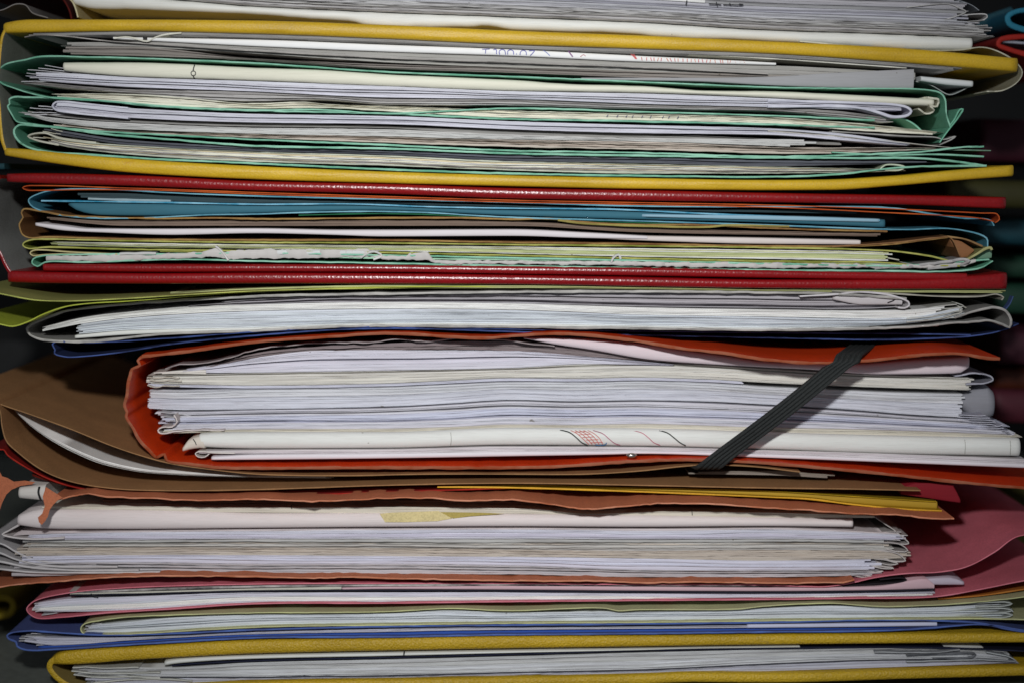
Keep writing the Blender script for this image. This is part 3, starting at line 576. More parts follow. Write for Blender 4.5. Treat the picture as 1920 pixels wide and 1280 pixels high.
doc('white and lilac sheets at the top of the orange folder filling', 352, 1260, fn('352,691 400,684 480,670 600,657 720,656 960,657 1100,668 1260,682'), fn('352,699 480,698 600,696 720,694 960,689 1100,682 1260,685'), 8, lin('#d5d4de'), 9.5, 12, 6, pline=0.12, jd=0.25)
doc('small white papers sticking out left at the top of the orange folder filling', 296, 386, fn('296,697 340,694 386,693'), fn('296,701 340,700 386,701'), 2, lin('#dcd8d0'), 9.4, 8, 0)
E3T = fn('278,703 350,702 480,699 600,697 720,695 840,693 960,690 1080,683 1200,680 1320,684 1440,692 1600,701 1820,708')
E3B = fn('278,718 350,720 480,722 720,718 840,713 960,708 1080,709 1200,707 1320,710 1440,717 1600,724 1820,731')
doc('cream sheets with frayed left corners in the orange folder', 280, 1822, E3T, E3B, 9, lin('#d6d4cb'), 10, 7, 6, pline=0.1, jd=0.25, colj=0.04)
doc('pale lilac sheets between the cream sheets and the dark gap', 276, 1400, off(E3B, 0.8), off(E3B, 5.5), 2, lin('#cfd0de'), 10.5, 5, 10, pline=0)
E5T = fn('284,730 350,731 480,727.5 720,724 840,720 960,714 1080,715 1200,712 1320,716 1440,725 1600,732 1700,736 1808,738')
E5B = fn('276,765 350,768 480,766.5 720,762 840,756 960,749 1080,752 1200,750 1320,752 1440,758 1600,768 1700,776 1808,782')
def mid(a, b, k): a, b = fn(a), fn(b); return lambda x: a(x)*(1-k)+b(x)*k
doc('upper half of the thick bluish white ream in the orange folder', 282, 1806, E5T, mid(E5T, E5B, 0.42), 8, lin('#d4d5d9'), 12, 3, 4, pline=0.0, jd=0.12, colj=0.02, name='paper_ream', cat='paper ream')
doc('lower half of the thick bluish white ream with scalloped left corners', 277, 1800, mid(E5T, E5B, 0.44), E5B, 8, lin('#d1d3dc'), 11.8, 4, 5, pline=0.06, jd=0.15, colj=0.02, name='paper_ream', cat='paper ream')
E6T = fn('290,772 350,772 480,769 720,765 840,759 960,752 1080,755 1200,753 1320,756 1440,762 1600,772 1700,780 1860,790')
E6B = fn('330,806 480,804 720,803 840,800 960,795 1080,796 1200,794 1320,797 1440,801 1600,804 1700,807 1900,815')
doc('thin white sheets just under the bluish ream', 292, 1840, E6T, mid(E6T, E6B, 0.3), 5, lin('#d3d3da'), 11, 12, 24, pline=0.2, jd=0.3)
doc('lilac blue sheets fanned out at the right under the bluish ream', 312, 1880, mid(E6T, E6B, 0.31), mid(E6T, E6B, 0.68), 7, lin('#c9ccdb'), 10, 16, 26, pline=0.25, jd=0.35, colj=0.06)
doc('lilac white sheets resting above the thin cream pages', 318, 1895, mid(E6T, E6B, 0.69), E6B, 5, lin('#cfcfd8'), 8.5, 14, 22, pline=0.2, jd=0.3)
doc('thin cream pages lying on the white rolled plan', 310, 1905, off(E6B, 0.8), fn('310,812 480,808 720,811 960,803 1200,804 1440,811 1700,818 1905,822'), 3, lin('#cfc9ba'), 7, 10, 14, pline=0)
E8T = fn('352,817 400,813 480,812 720,812 960,804 1200,805 1440,812 1700,819 1914,823')
E8B = fn('352,836 400,840 480,842 720,841 960,835 1200,837 1440,843 1700,852 1914,856')
plan('thick white rolled plan with red, blue and black drawn lines in the orange folder', 372, 1914, E8T, E8B, col=lin('#e0e1dc'), d=3.5, rd=2.0, eL=0.8, eR=1.4)
q = onfold(E8T, E8B, 3.5, 2.0)
dm = empty('plan_drawing', 'red hatched shape between black, blue and pink curves drawn on the rolled plan', 'drawing')
ribbon('black_curve', '1050,805 1068,810 1080,819 1091,829 1102,834', 2.0, '#17201c', q, dm)
ribbon('black_curve', '1236,806 1252,811 1264,820 1275,829 1286,835', 2.0, '#1c241c', q, dm)
ribbon('pink_curve', '1112,806 1130,812 1142,822 1152,830 1163,834', 1.3, '#a8486a', q, dm)
ribbon('pink_curve', '1185,806 1204,811 1216,820 1226,829 1238,834', 1.3, '#b8586e', q, dm)
ribbon('blue_stroke', '1116,833 1126,834 1136,832 1137,829', 2.0, '#4a76a0', q, dm)
for k in range(5): ribbon('red_stroke', f'{1070+k*8},806 {1082+k*8},812 {1092+k*8},821 {1104+k*6.5},832', 1.1, '#cc5a50', q, dm)
for k in range(5): ribbon('red_stroke', f'{1078+k*7},{809+k*5} {1098+k*8},{808+k*5}', 1.0, '#cc6a60', q, dm)
ribbon('black_tick', '362,822 366,828 368,833', 1.6, '#181818', 3.3, dm)
plan('cream crumpled end of the rolled plan at the left', 342, 384, fn('342,838 356,822 384,817'), fn('342,846 366,841 384,840'), col=lin('#d6cec2'), d=3.6, rd=1.2, name='crumpled_end', cat='paper end', ztear=0.8)
sm_ = empty('plan_seams', 'faint upright fold lines across the thick white rolled plan in the orange folder', 'fold lines')
for x_ in (845, 1809, 1894): ribbon('fold_line', f'{x_},{float(E8T(x_))+2:.1f} {x_+1},{float(E8T(x_))+14:.1f} {x_},{float(E8B(x_))-3:.1f}', 1.0, '#9a9a92', q, sm_)
doc('white sheets between rolled plan and the lower orange cover', 372, 1925, fn('372,845 480,843 720,842 960,837 1200,838 1440,844 1600,848 1920,860'), fn('372,850 480,850 720,849 960,845 1200,844 1440,850 1600,856 1920,868'), 3, lin('#d6cfd2'), 4.2, 8, 6, pline=0.2)
plan('lowest white sheet of the orange folder filling', 396, 1930, fn('396,856 480,852 720,850 960,846 1200,845 1440,851 1600,857 1920,869'), fn('396,862 480,861.5 720,859 960,855 1140,852 1200,850.5 1440,858 1600,864 1920,877'), col=lin('#dfd9de'), d=3.4, rd=0.6, eL=1.0, name='paper_sheet', cat='sheet')
sheet('folded white page loop at the left just above the lower orange cover', '440,849 400,848 372,846 366,850 372,856 384,856 392,850', 2.0, 3.6, '#c6c0ba', '#ddd8d2', depth=0.12)
sheet('crumpled white paper folded at the left above the rolled plan', '420,806 360,806 330,808 300,812 296,806 304,800 322,800 332,790 326,778', 2.4, 6, '#bdb3ae', '#ded4d0', rag=0.8, zrag=0.8, depth=0.12, name='crumpled_paper')
sheet('curled sheet loops at the left between ream and rolled plan', '480,786 400,790 350,796 336,800 330,796 350,790 400,784 480,779', 1.8, 11.4, '#b6b6c2', '#dcdce4', rag=0.4, depth=0.12, name='curled_sheet')
for i_, (a_, b_, l_) in enumerate(((276, 706, 'top'), (280, 712, 'second'), (276, 722, 'third'))):
    sheet(l_+' of three frayed cream corners at the left of the orange folder filling', f'{a_},{b_} {a_+14},{b_+3} {a_+34},{b_+1} {a_+60},{b_+2}', 1.4, 9, '#bdb5a6', '#d6d0c4', depth=0.05, zrag=0.8, ragwl=8, name='frayed_corner', cat='paper corner')
plan('grey plastic bag bulging at the far right of the orange folder filling', 1800, 1866, fn('1800,742 1830,728 1850,722 1866,735'), fn('1800,760 1840,790 1866,782'), col=lin('#8f8f96'), d=14, rd=3, eL=0, eR=2, depth=0.05, name='plastic_bag', cat='plastic bag')
sheet('folded plastic strip end at the right above the plastic bag', '1790,704 1830,699 1860,706 1862,712 1844,718 1812,720', 3, 9, '#8f8f99', '#b9b9c4', depth=0.06, name='plastic_strip', cat='plastic strip', zrag=0.8)
for k in range(10):
    a_ = 1838+k*6.5+random.uniform(-6, 6); b_ = 779+k*4.0
    sheet(('uppermost', 'second', 'third', 'fourth', 'fifth', 'sixth', 'seventh', 'eighth', 'ninth', 'lowest')[k]+' of the ten loose sheet ends fanned at the right of the filling', f'1795,{b_-2} 1815,{b_-1} {a_:.0f},{b_:.0f} {a_+10:.0f},{b_+random.uniform(-3,4):.0f}', 1.3, f'1795,12 {a_:.0f},8', '#a9a9b6', '#d2d2dc', depth=0.1, name='sheet_end', cat='sheet end')
# rivet
def uvs(name, cx, cy, rpx, d, mat, parent):
    X, Y, Z = P(cx, cy, d/1000); r = rpx/5900; V = []; Fc = []
    for i in range(9):
        a = math.pi*i/8
        for j in range(14):
            b_ = 2*math.pi*j/14; V.append((X+r*1.8*math.sin(a)*math.cos(b_), Y+r*math.sin(a)*math.sin(b_), Z+r*0.9*math.cos(a)))
    for i in range(8):
        for j in range(14): Fc.append((i*14+j, i*14+(j+1) % 14, (i+1)*14+(j+1) % 14, (i+1)*14+j))
    return mk(name, V, Fc, mat, parent=parent)
uvs('rivet', 1184, 853, 5.5, 0.5, plain('nickel', '#c8c0b8', 0.25, 1.0), of)
# elastic band: back along the upper cover, down the front, under the lower cover
def band():
    r_ = [];
    tf, bf = fn('1440,666 1520,671 1613,669 1732,657'), fn('1200,870 1330,868 1440,874')
    def edge(s):     # s=-1 left edge, 1 right edge
        xt, xb = (1562, 1308) if s < 0 else (1612, 1358)
        yt, yb = (670.0, 872.0)
        p = []
        a = Vector(P(xt, yt, -0.0096)); b_ = Vector(P(xb, yb, -0.0026))
        dx = (a.x-b_.x)/(a.z-b_.z)*0.0
        sl = (xt-xb)/(yb-yt)
        for dp in (0.06, 0.03, 0.012):
            z = a.z+0.0009; f_ = D+dp
            # height of the photo row at which this depth of the cover shows
            rel = (z-HC)/f_; v_ = (rel*CP+SP)/(CP-rel*SP); py_ = 640-v_*F
            px_ = xt+sl*(yt-py_); X_ = float(P(px_, py_, dp)[0]); p.append(Vector((X_, dp, z-0.0004)))
        p.append(a+Vector((0.001, 0.001, 0.0004))); p.append(a+Vector((-0.0006, -0.0022, -0.0012)))
        for k in range(1, 12): p.append(a.lerp(b_, k/12)+Vector((0, -0.0030*math.sin(math.pi*min(1, k/12+0.12)), 0)))
        p.append(b_); p.append(b_+Vector((-0.0008, 0.0022, -0.0010))); p.append(b_+Vector((-0.010, 0.03, -0.0010)))
        return p
    L, R = edge(-1), edge(1); V = []; Fc = []; m = 41; n = len(L)
    for i in range(n):
        t_ = (L[min(i+1, n-1)]-L[max(i-1, 0)]).normalized(); w_ = (R[i]-L[i]).normalized(); nn = t_.cross(w_).normalized()
        if nn.y > 0 and abs(nn.y) > 0.3 or (abs(nn.y) <= 0.3 and i < 4 and nn.z < 0) or (i >= n-2 and nn.z > 0): nn = -nn
        for j in range(m):
            u = j/(m-1); h = 0.00075*(0.35+0.65*abs(math.sin(math.pi*u*5))**0.6)
            V.append(tuple(L[i].lerp(R[i], u)+nn*h))
        for j in range(m):
            u = 1-j/(m-1); V.append(tuple(L[i].lerp(R[i], u)-nn*0.0004))
    M = 2*m
    for i in range(n-1):
        for j in range(M): Fc.append((i*M+j, i*M+(j+1) % M, (i+1)*M+(j+1) % M, (i+1)*M+j))
    mt, t, b = nt('elastic_fabric'); n1 = noise(t, 2600, 2, 0.6); n2 = noise(t, 130, 3)
    g = ramp(t, n1.outputs[0], 0.3, (0.35,)*3, 0.7, (1.5,)*3); t.links.new(mult(t, lin('#191d1c'), g), b.inputs['Base Color'])
    b.inputs['Roughness'].default_value = 0.75; bump(t, b, n1.outputs[0], 0.6, 0.0003)
    return mk('elastic_band', V, Fc, mt, parent=of)
band()

# ================================================================ kraft envelope and what lies under it
KR, KRE = '#7c5632', '#a37c52'
ke = empty('kraft_envelope', 'large brown kraft envelope gaping open at the left below the orange folder', 'envelope')
KM, KX = card_mat('#9a7049', 0.7), card_mat('#96704a', 0.8)
card([('flap', '1500,884 1400,873 1300,872 1200,882 1100,888 960,888 800,888 640,891 480,888 400,880 319,868 266,854 212,836 133,804 53,775 0,757 -70,728')], 2.0, 0.5, KM, KX, parent=ke, depth=0.13)
card([('back', '1726,919 1600,916 1440,914 1200,909 960,905 720,909 480,917 319,919 212,915 133,902 80,881 32,846 12,826'), ('side_fold', '12,826 4,800 0,770 -10,750 -30,742')], 2.2, -1.5, KM, KX, parent=ke, depth=0.15)
doc('white and pale green sheets curving down inside the kraft envelope', 26, 620, '26,766 60,795 130,836 200,864 290,881 480,890 720,890 960,889 1200,891 1560,889', '26,768 60,800 130,844 200,872 290,887 480,894 720,896 960,895 1200,897 1560,897', 5, lin('#cfd0cc'), 5, 4, 10, cols=[WHITE, lin('#b4b8b2'), lin('#8f948e'), lin('#a39a90')], jd=1.0, pline=0.3, depth=0.12)
doc('dim grey sheets inside the kraft envelope on the right below the orange folder', 1300, 1560, '1300,884 1440,882 1560,888', '1300,888 1440,890 1560,896', 2, lin('#8d8378'), 7, 10, 10)
folder('dark red card folder peeping out at the left beneath the kraft envelope', [
    ('cover', '-40,848 0,842 8,843'), ('spine', '8,843 12,850 24,860'), ('cover', '24,860 80,892 133,911 212,924 319,929 480,929 720,922 960,914')], 2.6, 1.5, '#7c1410', '#a5281c')
plan('dark orange red card layer between kraft envelope and salmon folder', 60, 960, fn('60,886 133,906 212,919 319,923 480,921 720,914 960,908'), fn('60,893 133,913 212,924 319,927 480,925 720,918 960,911'), col=lin('#6b1608'), d=4, rd=0.5, eL=2, eR=0, name='card_layer', cat='card')
plan('crimson card corner at the right end of the kraft envelope', 1690, 1801, fn('1690,914 1720,905 1785,908 1801,935'), fn('1690,926 1720,930 1801,942'), col=lin('#7d1622'), d=3.5, rd=0.3, eL=0, eR=0.5, name='card_corner', cat='card')
YC = card([('yellow_card', '820,912 960,913.5 1200,921 1440,931 1520,935 1600,945 1700,954 1766,957')], 3.0, 1.0, card_mat('#b08a14', 0.6), card_mat('#d9a52a', 0.6))[0]
tag(YC, 'yellow card sheet lying above the salmon folder on the right half', 'card')
plan('broad orange yellow card face between kraft envelope and salmon folder', 860, 1758, fn('860,908 960,909 1200,914 1440,921 1600,930 1758,940'), fn('860,911 960,913 1200,920 1440,930 1600,944 1758,954'), col=lin('#b08e2c'), d=3, rd=0.6, eL=1, eR=0.5, name='yellow_card', cat='card')
sheet('second yellow card edge just above the first on the right', '860,910 1000,909 1200,914 1440,920 1600,930 1755,940', 1.8, 2.4, '#8f7614', '#b8961e', name='yellow_card', cat='card')
# salmon folder
SA, SAE = '#a85438', '#bf7f62'
sf = empty('torn_folder', 'salmon orange card folder with torn edges around pinkish white papers', 'folder')
SM, SX = card_mat('#b96c4a', 0.75), edge_mat('#cf8f72', '#b96c4a')
card([('cover', '96,934 112,935 130,930 160,925 200,930 266,933 372,937 480,935 585,939 720,933.5 800,933 865,938 960,936 1040,946 1093,953 1146,951 1200,945 1240,943 1340,944 1440,951 1520,956 1600,962 1680,964 1760,972 1789,972')], 2.6, -8.0, SM, SX, parent=sf, rag=1.0, zrag=0.9, ragwl=12)
card([('cover', '-40,1105 0,1100 40,1094 100,1090 160,1084 240,1080 320,1079 480,1080 600,1083 640,1081 720,1083 960,1088 1100,1088 1200,1092 1300,1090 1440,1092 1520,1092 1590,1090 1602,1086')], 2.8, -2.5, SM, SX, parent=sf, rag=1.0, zrag=0.8, ragwl=16)
PL_ = 1
def plate(name, pts, d, mat, parent, th=0.0004):
    V = [P(x, y, d/1000) for x, y in pts]+[P(x, y, d/1000+th) for x, y in pts]; n = len(pts)
    Fc = [tuple(range(n)), tuple(range(2*n-1, n-1, -1))]+[(i, (i+1) % n, n+(i+1) % n, n+i) for i in range(n)]
    return mk(name, [tuple(map(float, v)) for v in V], Fc, mat, parent=parent, smooth=False)
plate('torn_flap', [(86, 912), (118, 932), (108, 937), (100, 945), (93, 955), (90, 967), (84, 977), (78, 983), (73, 978), (71, 969), (79, 962), (84, 948), (80, 930)], -9, SM, sf)
plate('torn_flap', [(-30, 872), (0, 884), (4, 892), (14, 895), (26, 902), (46, 900), (66, 903), (60, 907), (38, 910), (22, 917), (12, 926), (4, 942), (-2, 960), (-30, 975)], 1.0, SM, sf)
roll = plan('small rolled white paper with a black band at the left above the papers', 34, 84, fn('34,914 84,909'), fn('34,935 84,940'), col=lin('#d2cdc6'), d=0.5, rd=2.0, eL=0.8, eR=0.3, name='rolled_paper', cat='paper roll', depth=0.1)
ribbon('black_band', '74,911 72,922 77,938', 4.0, '#121212', onfold('34,914 84,909', '34,935 84,940', 0.5, 2.0)); o = bpy.data.objects['black_band']; o.parent = roll
# papers of the salmon folder
F1T = fn('30,967 80,955 133,955 240,956 400,960 480,963 720,962 960,964 1200,966 1440,970 1598,973')
F1B = fn('30,985 80,992 133,993 240,993 480,991 720,989 960,988 1200,989 1440,987.5 1598,989')
plan('thick pinkish white folded plan on top of the salmon folder papers', 32, 1600, F1T, F1B, col=lin('#dfd5d3'), d=0.6, rd=1.8, eL=1.2, eR=0.8)
F0T = fn('120,948 240,948 480,951 640,950 900,951 1000,953 1100,962 1250,958 1440,960 1640,966')
doc('thin cream plan edge with fine green line above the pinkish plan', 90, 1640, F0T, fn('120,953 240,955 480,960 720,961 960,962 1200,966 1440,969 1640,970'), 2, lin('#d6cebf'), 1.8, 12, 4, pline=0, jd=0.2)
doc('brown shaded sheets below the torn salmon cover', 200, 1640, fn('200,936 480,939 720,937 960,940 1100,955 1250,950 1440,953 1640,963'), fn('200,946 480,950 640,949 900,950 1000,952 1100,961 1250,957 1440,959 1640,966'), 2, lin('#8f6a56'), 7, 12, 4)
nk = empty('ink_ticks', 'two thin black pen ticks on the cream plan edge under the salmon cover', 'pen marks')
ribbon('tick', '546,946 547,953', 1.6, '#201812', 1.5, nk); ribbon('tick', '1297,954 1298,965', 1.4, '#201812', 1.5, nk)
def note():
    r = empty('sticky_note', 'pale yellow sticky note folded over the edge of the pinkish plan', 'sticky note')
    ym = card_mat('#dccb94', 0.8)
    for nme, pts, d in (('note_face', [(712, 962), (722, 978), (760, 978), (820, 976), (848, 971), (822, 957), (735, 960)], 0.35), ('note_fold', [(822, 959), (850, 971), (880, 967), (945, 962), (900, 960)], 0.5)):
        V = [P(x, y, d/1000) for x, y in pts]+[P(x, y, d/1000+0.0003) for x, y in pts]; n = len(pts)
        Fc = [tuple(range(n)), tuple(range(2*n-1, n-1, -1))]+[(i, (i+1) % n, n+(i+1) % n, n+i) for i in range(n)]
        mk(nme, [tuple(map(float, v)) for v in V], Fc, ym if nme == 'note_face' else card_mat('#b3a058', 0.8), parent=r, smooth=False)
note()
S0 = fn('6,1004 60,1000 240,995 480,992 720,990.5 960,989.5 1200,991 1440,989 1700,1000')
S1 = fn('6,1012 60,1011 240,1011 480,1009 720,1009 960,1009 1200,1010 1440,1009 1700,1012')
doc('lilac white sheets directly under the pinkish folded plan', 34, 1690, S0, S1, 6, lin('#cfc9d2'), 2.4, 28, 12, pline=0.08, jd=0.3, colj=0.05, cols=[LILAC, lin('#d6cccc'), lin('#c9c8d6')])
S2 = fn('20,1028 60,1026 240,1026 480,1026 720,1026 960,1030 1200,1032 1440,1030 1700,1032')
doc('brownish grey creased pages with dark gaps in the salmon folder', 52, 1680, off(S1, 1), S2, 6, lin('#bfb2a8'), 3.0, 12, 24, pline=0.35, jd=0.6, tear=0.5, yn=0.4, cols=[BEIGE, GREY, lin('#c6c3be')])
S3 = fn('10,1044 60,1042 240,1040 480,1040 720,1042 960,1043 1200,1046 1440,1050 1700,1046')
doc('beige worn pages in the middle of the salmon folder papers', 40, 1704, off(S2, 0.6), S3, 6, BEIGE, 2.8, 14, 12, pline=0.15, jd=0.5, tear=0.5, yn=0.4)
S4 = fn('4,1056 60,1054 240,1053 480,1056 720,1056 960,1059 1200,1067 1440,1068 1660,1066')
doc('bright lilac white fold running along the salmon folder papers', 50, 1640, off(S3, 0.6), S4, 5, lin('#d2d2e0'), 2.2, 16, 20, pline=0.06, jd=0.25)
S5 = fn('-30,1082 0,1079 60,1079 240,1074 480,1073 720,1075 960,1076 1200,1081 1440,1081 1620,1078')
doc('grey lilac crumpled sheets resting on the lower salmon cover', 30, 1640, off(S4, 0.6), S5, 6, lin('#bdb9bc'), 2.8, 26, 18, pline=0.2, jd=0.5, tear=0.4, yn=0.4)
for i_, (p_, l_) in enumerate((('-40,1062 0,1066 60,1072 160,1073 300,1072', 'lowest'), ('-40,1048 0,1052 50,1062 130,1068 260,1068', 'second lowest'), ('-40,1030 0,1036 30,1048 90,1060 220,1062', 'third lowest'), ('-30,1012 6,1020 30,1034 70,1050 180,1056', 'topmost'))):
    sheet(l_+' of the four grey white sheets sweeping up at the left edge', p_, 3.2, 0.9+0.5*i_, '#b8b4b4', '#cbc7c6', depth=0.12, name='sweeping_sheet')
sheet('white sheet point at the left end under the pinkish plan', '120,1008 60,1010 20,1006 4,1001 16,994 34,984', 3.4, 1.2, '#bdb6b4', '#d6cfcc', depth=0.1)
EN = [(1640, 968, 1700, 1012, 1704, 1018), (1600, 1016, 1690, 1020, 1702, 1032), (1590, 1030, 1680, 1036, 1698, 1050), (1600, 1046, 1666, 1050, 1684, 1056), (1580, 1054, 1640, 1060, 1676, 1064), (1560, 1064, 1640, 1072, 1656, 1070), (1560, 1070, 1620, 1078, 1634, 1080)]
for i_, e_ in enumerate(EN):
    sheet(('topmost', 'second', 'third', 'fourth', 'fifth', 'sixth', 'lowest')[i_]+' of the seven crumpled sheet ends at the right of the salmon folder', f'{e_[0]},{e_[1]} {(e_[0]+e_[2])//2},{(e_[1]+e_[3])//2-2} {e_[2]},{e_[3]} {e_[4]},{e_[5]} {e_[4]-14},{e_[5]+2} {e_[4]-40},{e_[5]-3}', 2.0, f'{e_[0]},5 {e_[2]},{1.6+0.2*i_}', '#a69f9c', '#cdc6c2', depth=0.1, zrag=0.8, ragwl=14, name='sheet_end', cat='sheet end')

# ================================================================ pink folder
PK, PKE = '#cf6f7c', '#d98490'
folder('pink card folder spreading wide at the right, holding black edged sheets', [
    ('cover', '2000,1000 1950,1000 1905,1006 1865,1034 1812,1062 1758,1072 1705,1074 1652,1080 1586,1094 1546,1099 1440,1096 1200,1095 960,1093 720,1093 480,1094 240,1101 133,1110 64,1126'),
    ('spine', '64,1126 51,1138 50,1143 56,1151 70,1158'),
    ('cover', '70,1158 120,1156 190,1149 320,1141 480,1131 720,1130 960,1127 1200,1125 1440,1123 1600,1121 1753,1118 1838,1104 1920,1088 2000,1076')],
    2.0, 0.6, PK, PKE, zrag=0.15, depth=0.19)
sheet('white sheet with a black edge on top in the pink folder', '130,1109 170,1108.5 240,1106 480,1099 720,1096.5 960,1095.5 1200,1096 1440,1097', 3.4, 1.0, '#c6c0bc', '#1e1c22', depth=0.15, name='edged_sheet')
plan('pinkish white plastic cover with dark lower edge in the pink folder', 640, 1752, fn('640,1101 720,1099 960,1097 1200,1099 1440,1101 1640,1099 1740,1084 1752,1095'), fn('640,1105 720,1104 960,1105 1200,1107 1440,1108 1640,1106 1752,1103'), col=lin('#c8a9b0'), d=1.4, rd=0.4, eL=1, eR=0, name='plastic_cover', cat='cover')
sheet('thin black plastic edge running under the pinkish cover in the pink folder', '132,1115 240,1113 480,1107 720,1106 960,1107 1200,1109 1440,1110 1640,1108 1752,1104', 2.6, 1.1, '#1c1c28', '#20202c', depth=0.15, name='plastic_edge', cat='plastic sheet')
doc('cream strip sheet above the black plastic edge at the left of the pink folder', 131, 640, fn('131,1111 240,1109 480,1102.5 640,1099'), fn('131,1114 240,1112 480,1105.5 640,1104'), 1, lin('#c6c4b8'), 1.4, 0, 0)
doc('white sheets with fanned left ends in the pink folder', 66, 1745, fn('66,1130 130,1122 240,1118 480,1110 720,1110 960,1109 1200,1111 1440,1112 1745,1109'), fn('66,1145 130,1146 240,1143 480,1129 720,1128 960,1125.5 1200,1124 1440,1122 1745,1117'), 7, lin('#d0d0d6'), 2.2, 7, 9, cols=[COOL, LILAC, WHITE], pline=0.12)
plan('pale lilac sheets poking out at the right of the pink folder', 1730, 1808, fn('1730,1085 1780,1082 1808,1090'), fn('1730,1096 1808,1096'), col=lin('#bcb3c0'), d=3, rd=0.5, eL=0, eR=0.8, name='paper_sheet', cat='sheet')
sheet('black curled tongue under the pink cover at the right', '1580,1098 1640,1094 1690,1090 1700,1086 1692,1083 1650,1086', 2.4, 1.6, '#1a1418', '#2a2228', depth=0.1, name='plastic_tongue', cat='plastic sheet')
ribbon('pen_stroke', '170,1112 176,1116 184,1118', 2.4, '#14141a', 0.9); tag(bpy.data.objects['pen_stroke'], 'short black pen stroke near the left end of the pink folder', 'pen stroke')
# pale green yellow folder
folder('pale olive yellow card folder between pink and blue folders', [
    ('cover', '2000,1105 1920,1118 1850,1126 1760,1133 1652,1136 1560,1130 1440,1135 1380,1141 1200,1142 1160,1144 1130,1139 960,1144 840,1140 720,1146 480,1148 400,1150 330,1152 240,1156 190,1162'),
    ('spine', '190,1162 158,1169 152,1175 152,1182 158,1188'),
    ('cover', '158,1188 180,1189 240,1188 480,1175 720,1171 960,1167.5 1200,1166 1440,1163 1700,1160 1900,1160 1990,1165')],
    2.0, 0.5, '#b8b68c', '#c9cc92', zrag=0.3, depth=0.19)
doc('bluish white ream filling the pale olive folder', 164, 1890, fn('164,1172 240,1165 330,1157 480,1151 720,1149 840,1143 960,1147 1200,1146 1440,1139 1560,1135 1700,1139 1890,1131'), fn('164,1185 240,1186 480,1173.5 720,1169 960,1166 1200,1164 1440,1161 1700,1158 1890,1157'), 11, COOL, 2.6, 6, 10, pline=0.1, jd=0.3, colj=0.05, name='paper_ream', cat='paper ream')
for i_, (a_, l_) in enumerate(((1129, 'upper'), (1141, 'middle'), (1150, 'lower'))):
    sheet(l_+' of three folded page loops at the right of the pale olive folder', f'1700,{a_+6} 1820,{a_+1} 1884,{a_-1} 1898,{a_+2} 1886,{a_+6} 1830,{a_+8}', 2.0, '1700,4.5 1840,1.6', '#a6aaa4', '#ccd0cc', depth=0.1, zrag=0.5, name='page_loop', cat='page loop')
# blue folder
folder('cobalt blue card folder above the lower yellow binder', [
    ('cover', '2000,1190 1900,1181 1840,1168 1760,1163 1640,1162 1440,1166 1200,1169 960,1171 720,1174 480,1180 320,1187 200,1190 90,1184 60,1182'),
    ('spine', '60,1182 20,1186 13,1191 16,1197 30,1203 32,1211'),
    ('cover', '32,1211 52,1218 100,1217 240,1208 480,1195 720,1193 960,1189 1200,1187 1440,1184 1640,1182 1740,1177 1840,1170 1920,1181 2000,1195')],
    3.0, 0.4, '#4a5688', '#5570b4', zrag=0.3, depth=0.18)
doc('white sheets with fanned left ends in the cobalt blue folder', 52, 1500, fn('52,1192 100,1195 240,1194 480,1184 720,1178 860,1175 960,1176 1200,1174 1500,1169'), fn('52,1203 100,1209 240,1200 480,1188 720,1184 860,1181 960,1180 1200,1178 1500,1175'), 4, lin('#c6c6d2'), 2.0, 20, 40, pline=0.2, jd=0.5)
plan('bright lilac white sheet end in the right half of the cobalt blue folder', 1400, 1757, fn('1400,1170 1600,1168 1757,1166'), fn('1400,1177 1600,1175 1757,1173'), col=lin('#c3c5da'), d=1.2, rd=0.4, eL=1, eR=0, name='paper_sheet', cat='sheet')
plan('blue inner face of the lower cover of the cobalt folder', 70, 1840, fn('70,1211 240,1202 480,1189 720,1186 860,1183 960,1182 1200,1180 1440,1178 1640,1177 1840,1166'), fn('70,1216 240,1207 480,1194 720,1192 960,1188 1200,1186 1440,1183 1640,1181 1840,1169'), col=lin('#2c4fa0'), d=2.0, rd=0.3, eL=2, eR=2, name='inner_leaf', cat='leaf')

# ================================================================ lower yellow binder
Y3T = '92,1238 100,1229 122,1222 240,1214 480,1201 720,1197 960,1193 1200,1192 1440,1190 1700,1188 2000,1186'
Y3B = '92,1246 100,1246 122,1247 240,1239 480,1226.5 720,1221 960,1216.5 1200,1213 1440,1209.5 1700,1207 2000,1205'
lb = empty('ring_binder', 'yellow ring binder with worn corners at the bottom of the stack', 'binder')
YW = leather('#b8971f', 0.5, 1500, 0.7, 0.0003, 0.4, '#9c8240')
board('cover', 96, 2000, Y3T, Y3B, 0.0, YW, lb, eL=3.0, rd=1.8)
Y4T = '120,1302 240,1290 480,1278 720,1274 960,1269.5 1200,1265 1300,1261 1440,1262 1700,1255 2000,1247'
board('cover', 120, 2000, Y4T, off(Y4T, 19), 0.3, YW, lb, eL=3.0, rd=1.8)
card([('spine', '112,1233 96,1240 92,1250 100,1264 116,1278 134,1290 150,1300')], 11, 1.0, YW, YW, parent=lb, depth=0.2, inner=card_mat('#8d7a44', 0.8))
L0 = fn('306,1240 330,1236 480,1229 720,1224 960,1220 1200,1216 1300,1214 1500,1211'); L1 = fn('306,1248 330,1244 480,1235 720,1230 960,1224 1200,1218.5 1300,1215.5 1500,1213')
plan('white folded sheet over a dark line right under the lower yellow cover', 308, 1500, L0, L1, col=lin('#d2d4d0'), d=1.2, rd=0.8, eL=1.0, eR=0, name='folded_sheet', cat='sheet')
sheet('dark blue black line of a plastic cover under the white folded sheet', '322,1247 340,1245 480,1238 720,1232 960,1226 1200,1218.5 1440,1215 1700,1213 1920,1220 1990,1226', 2.2, 2.0, '#16182c', '#23263a', name='plastic_edge', cat='plastic sheet')
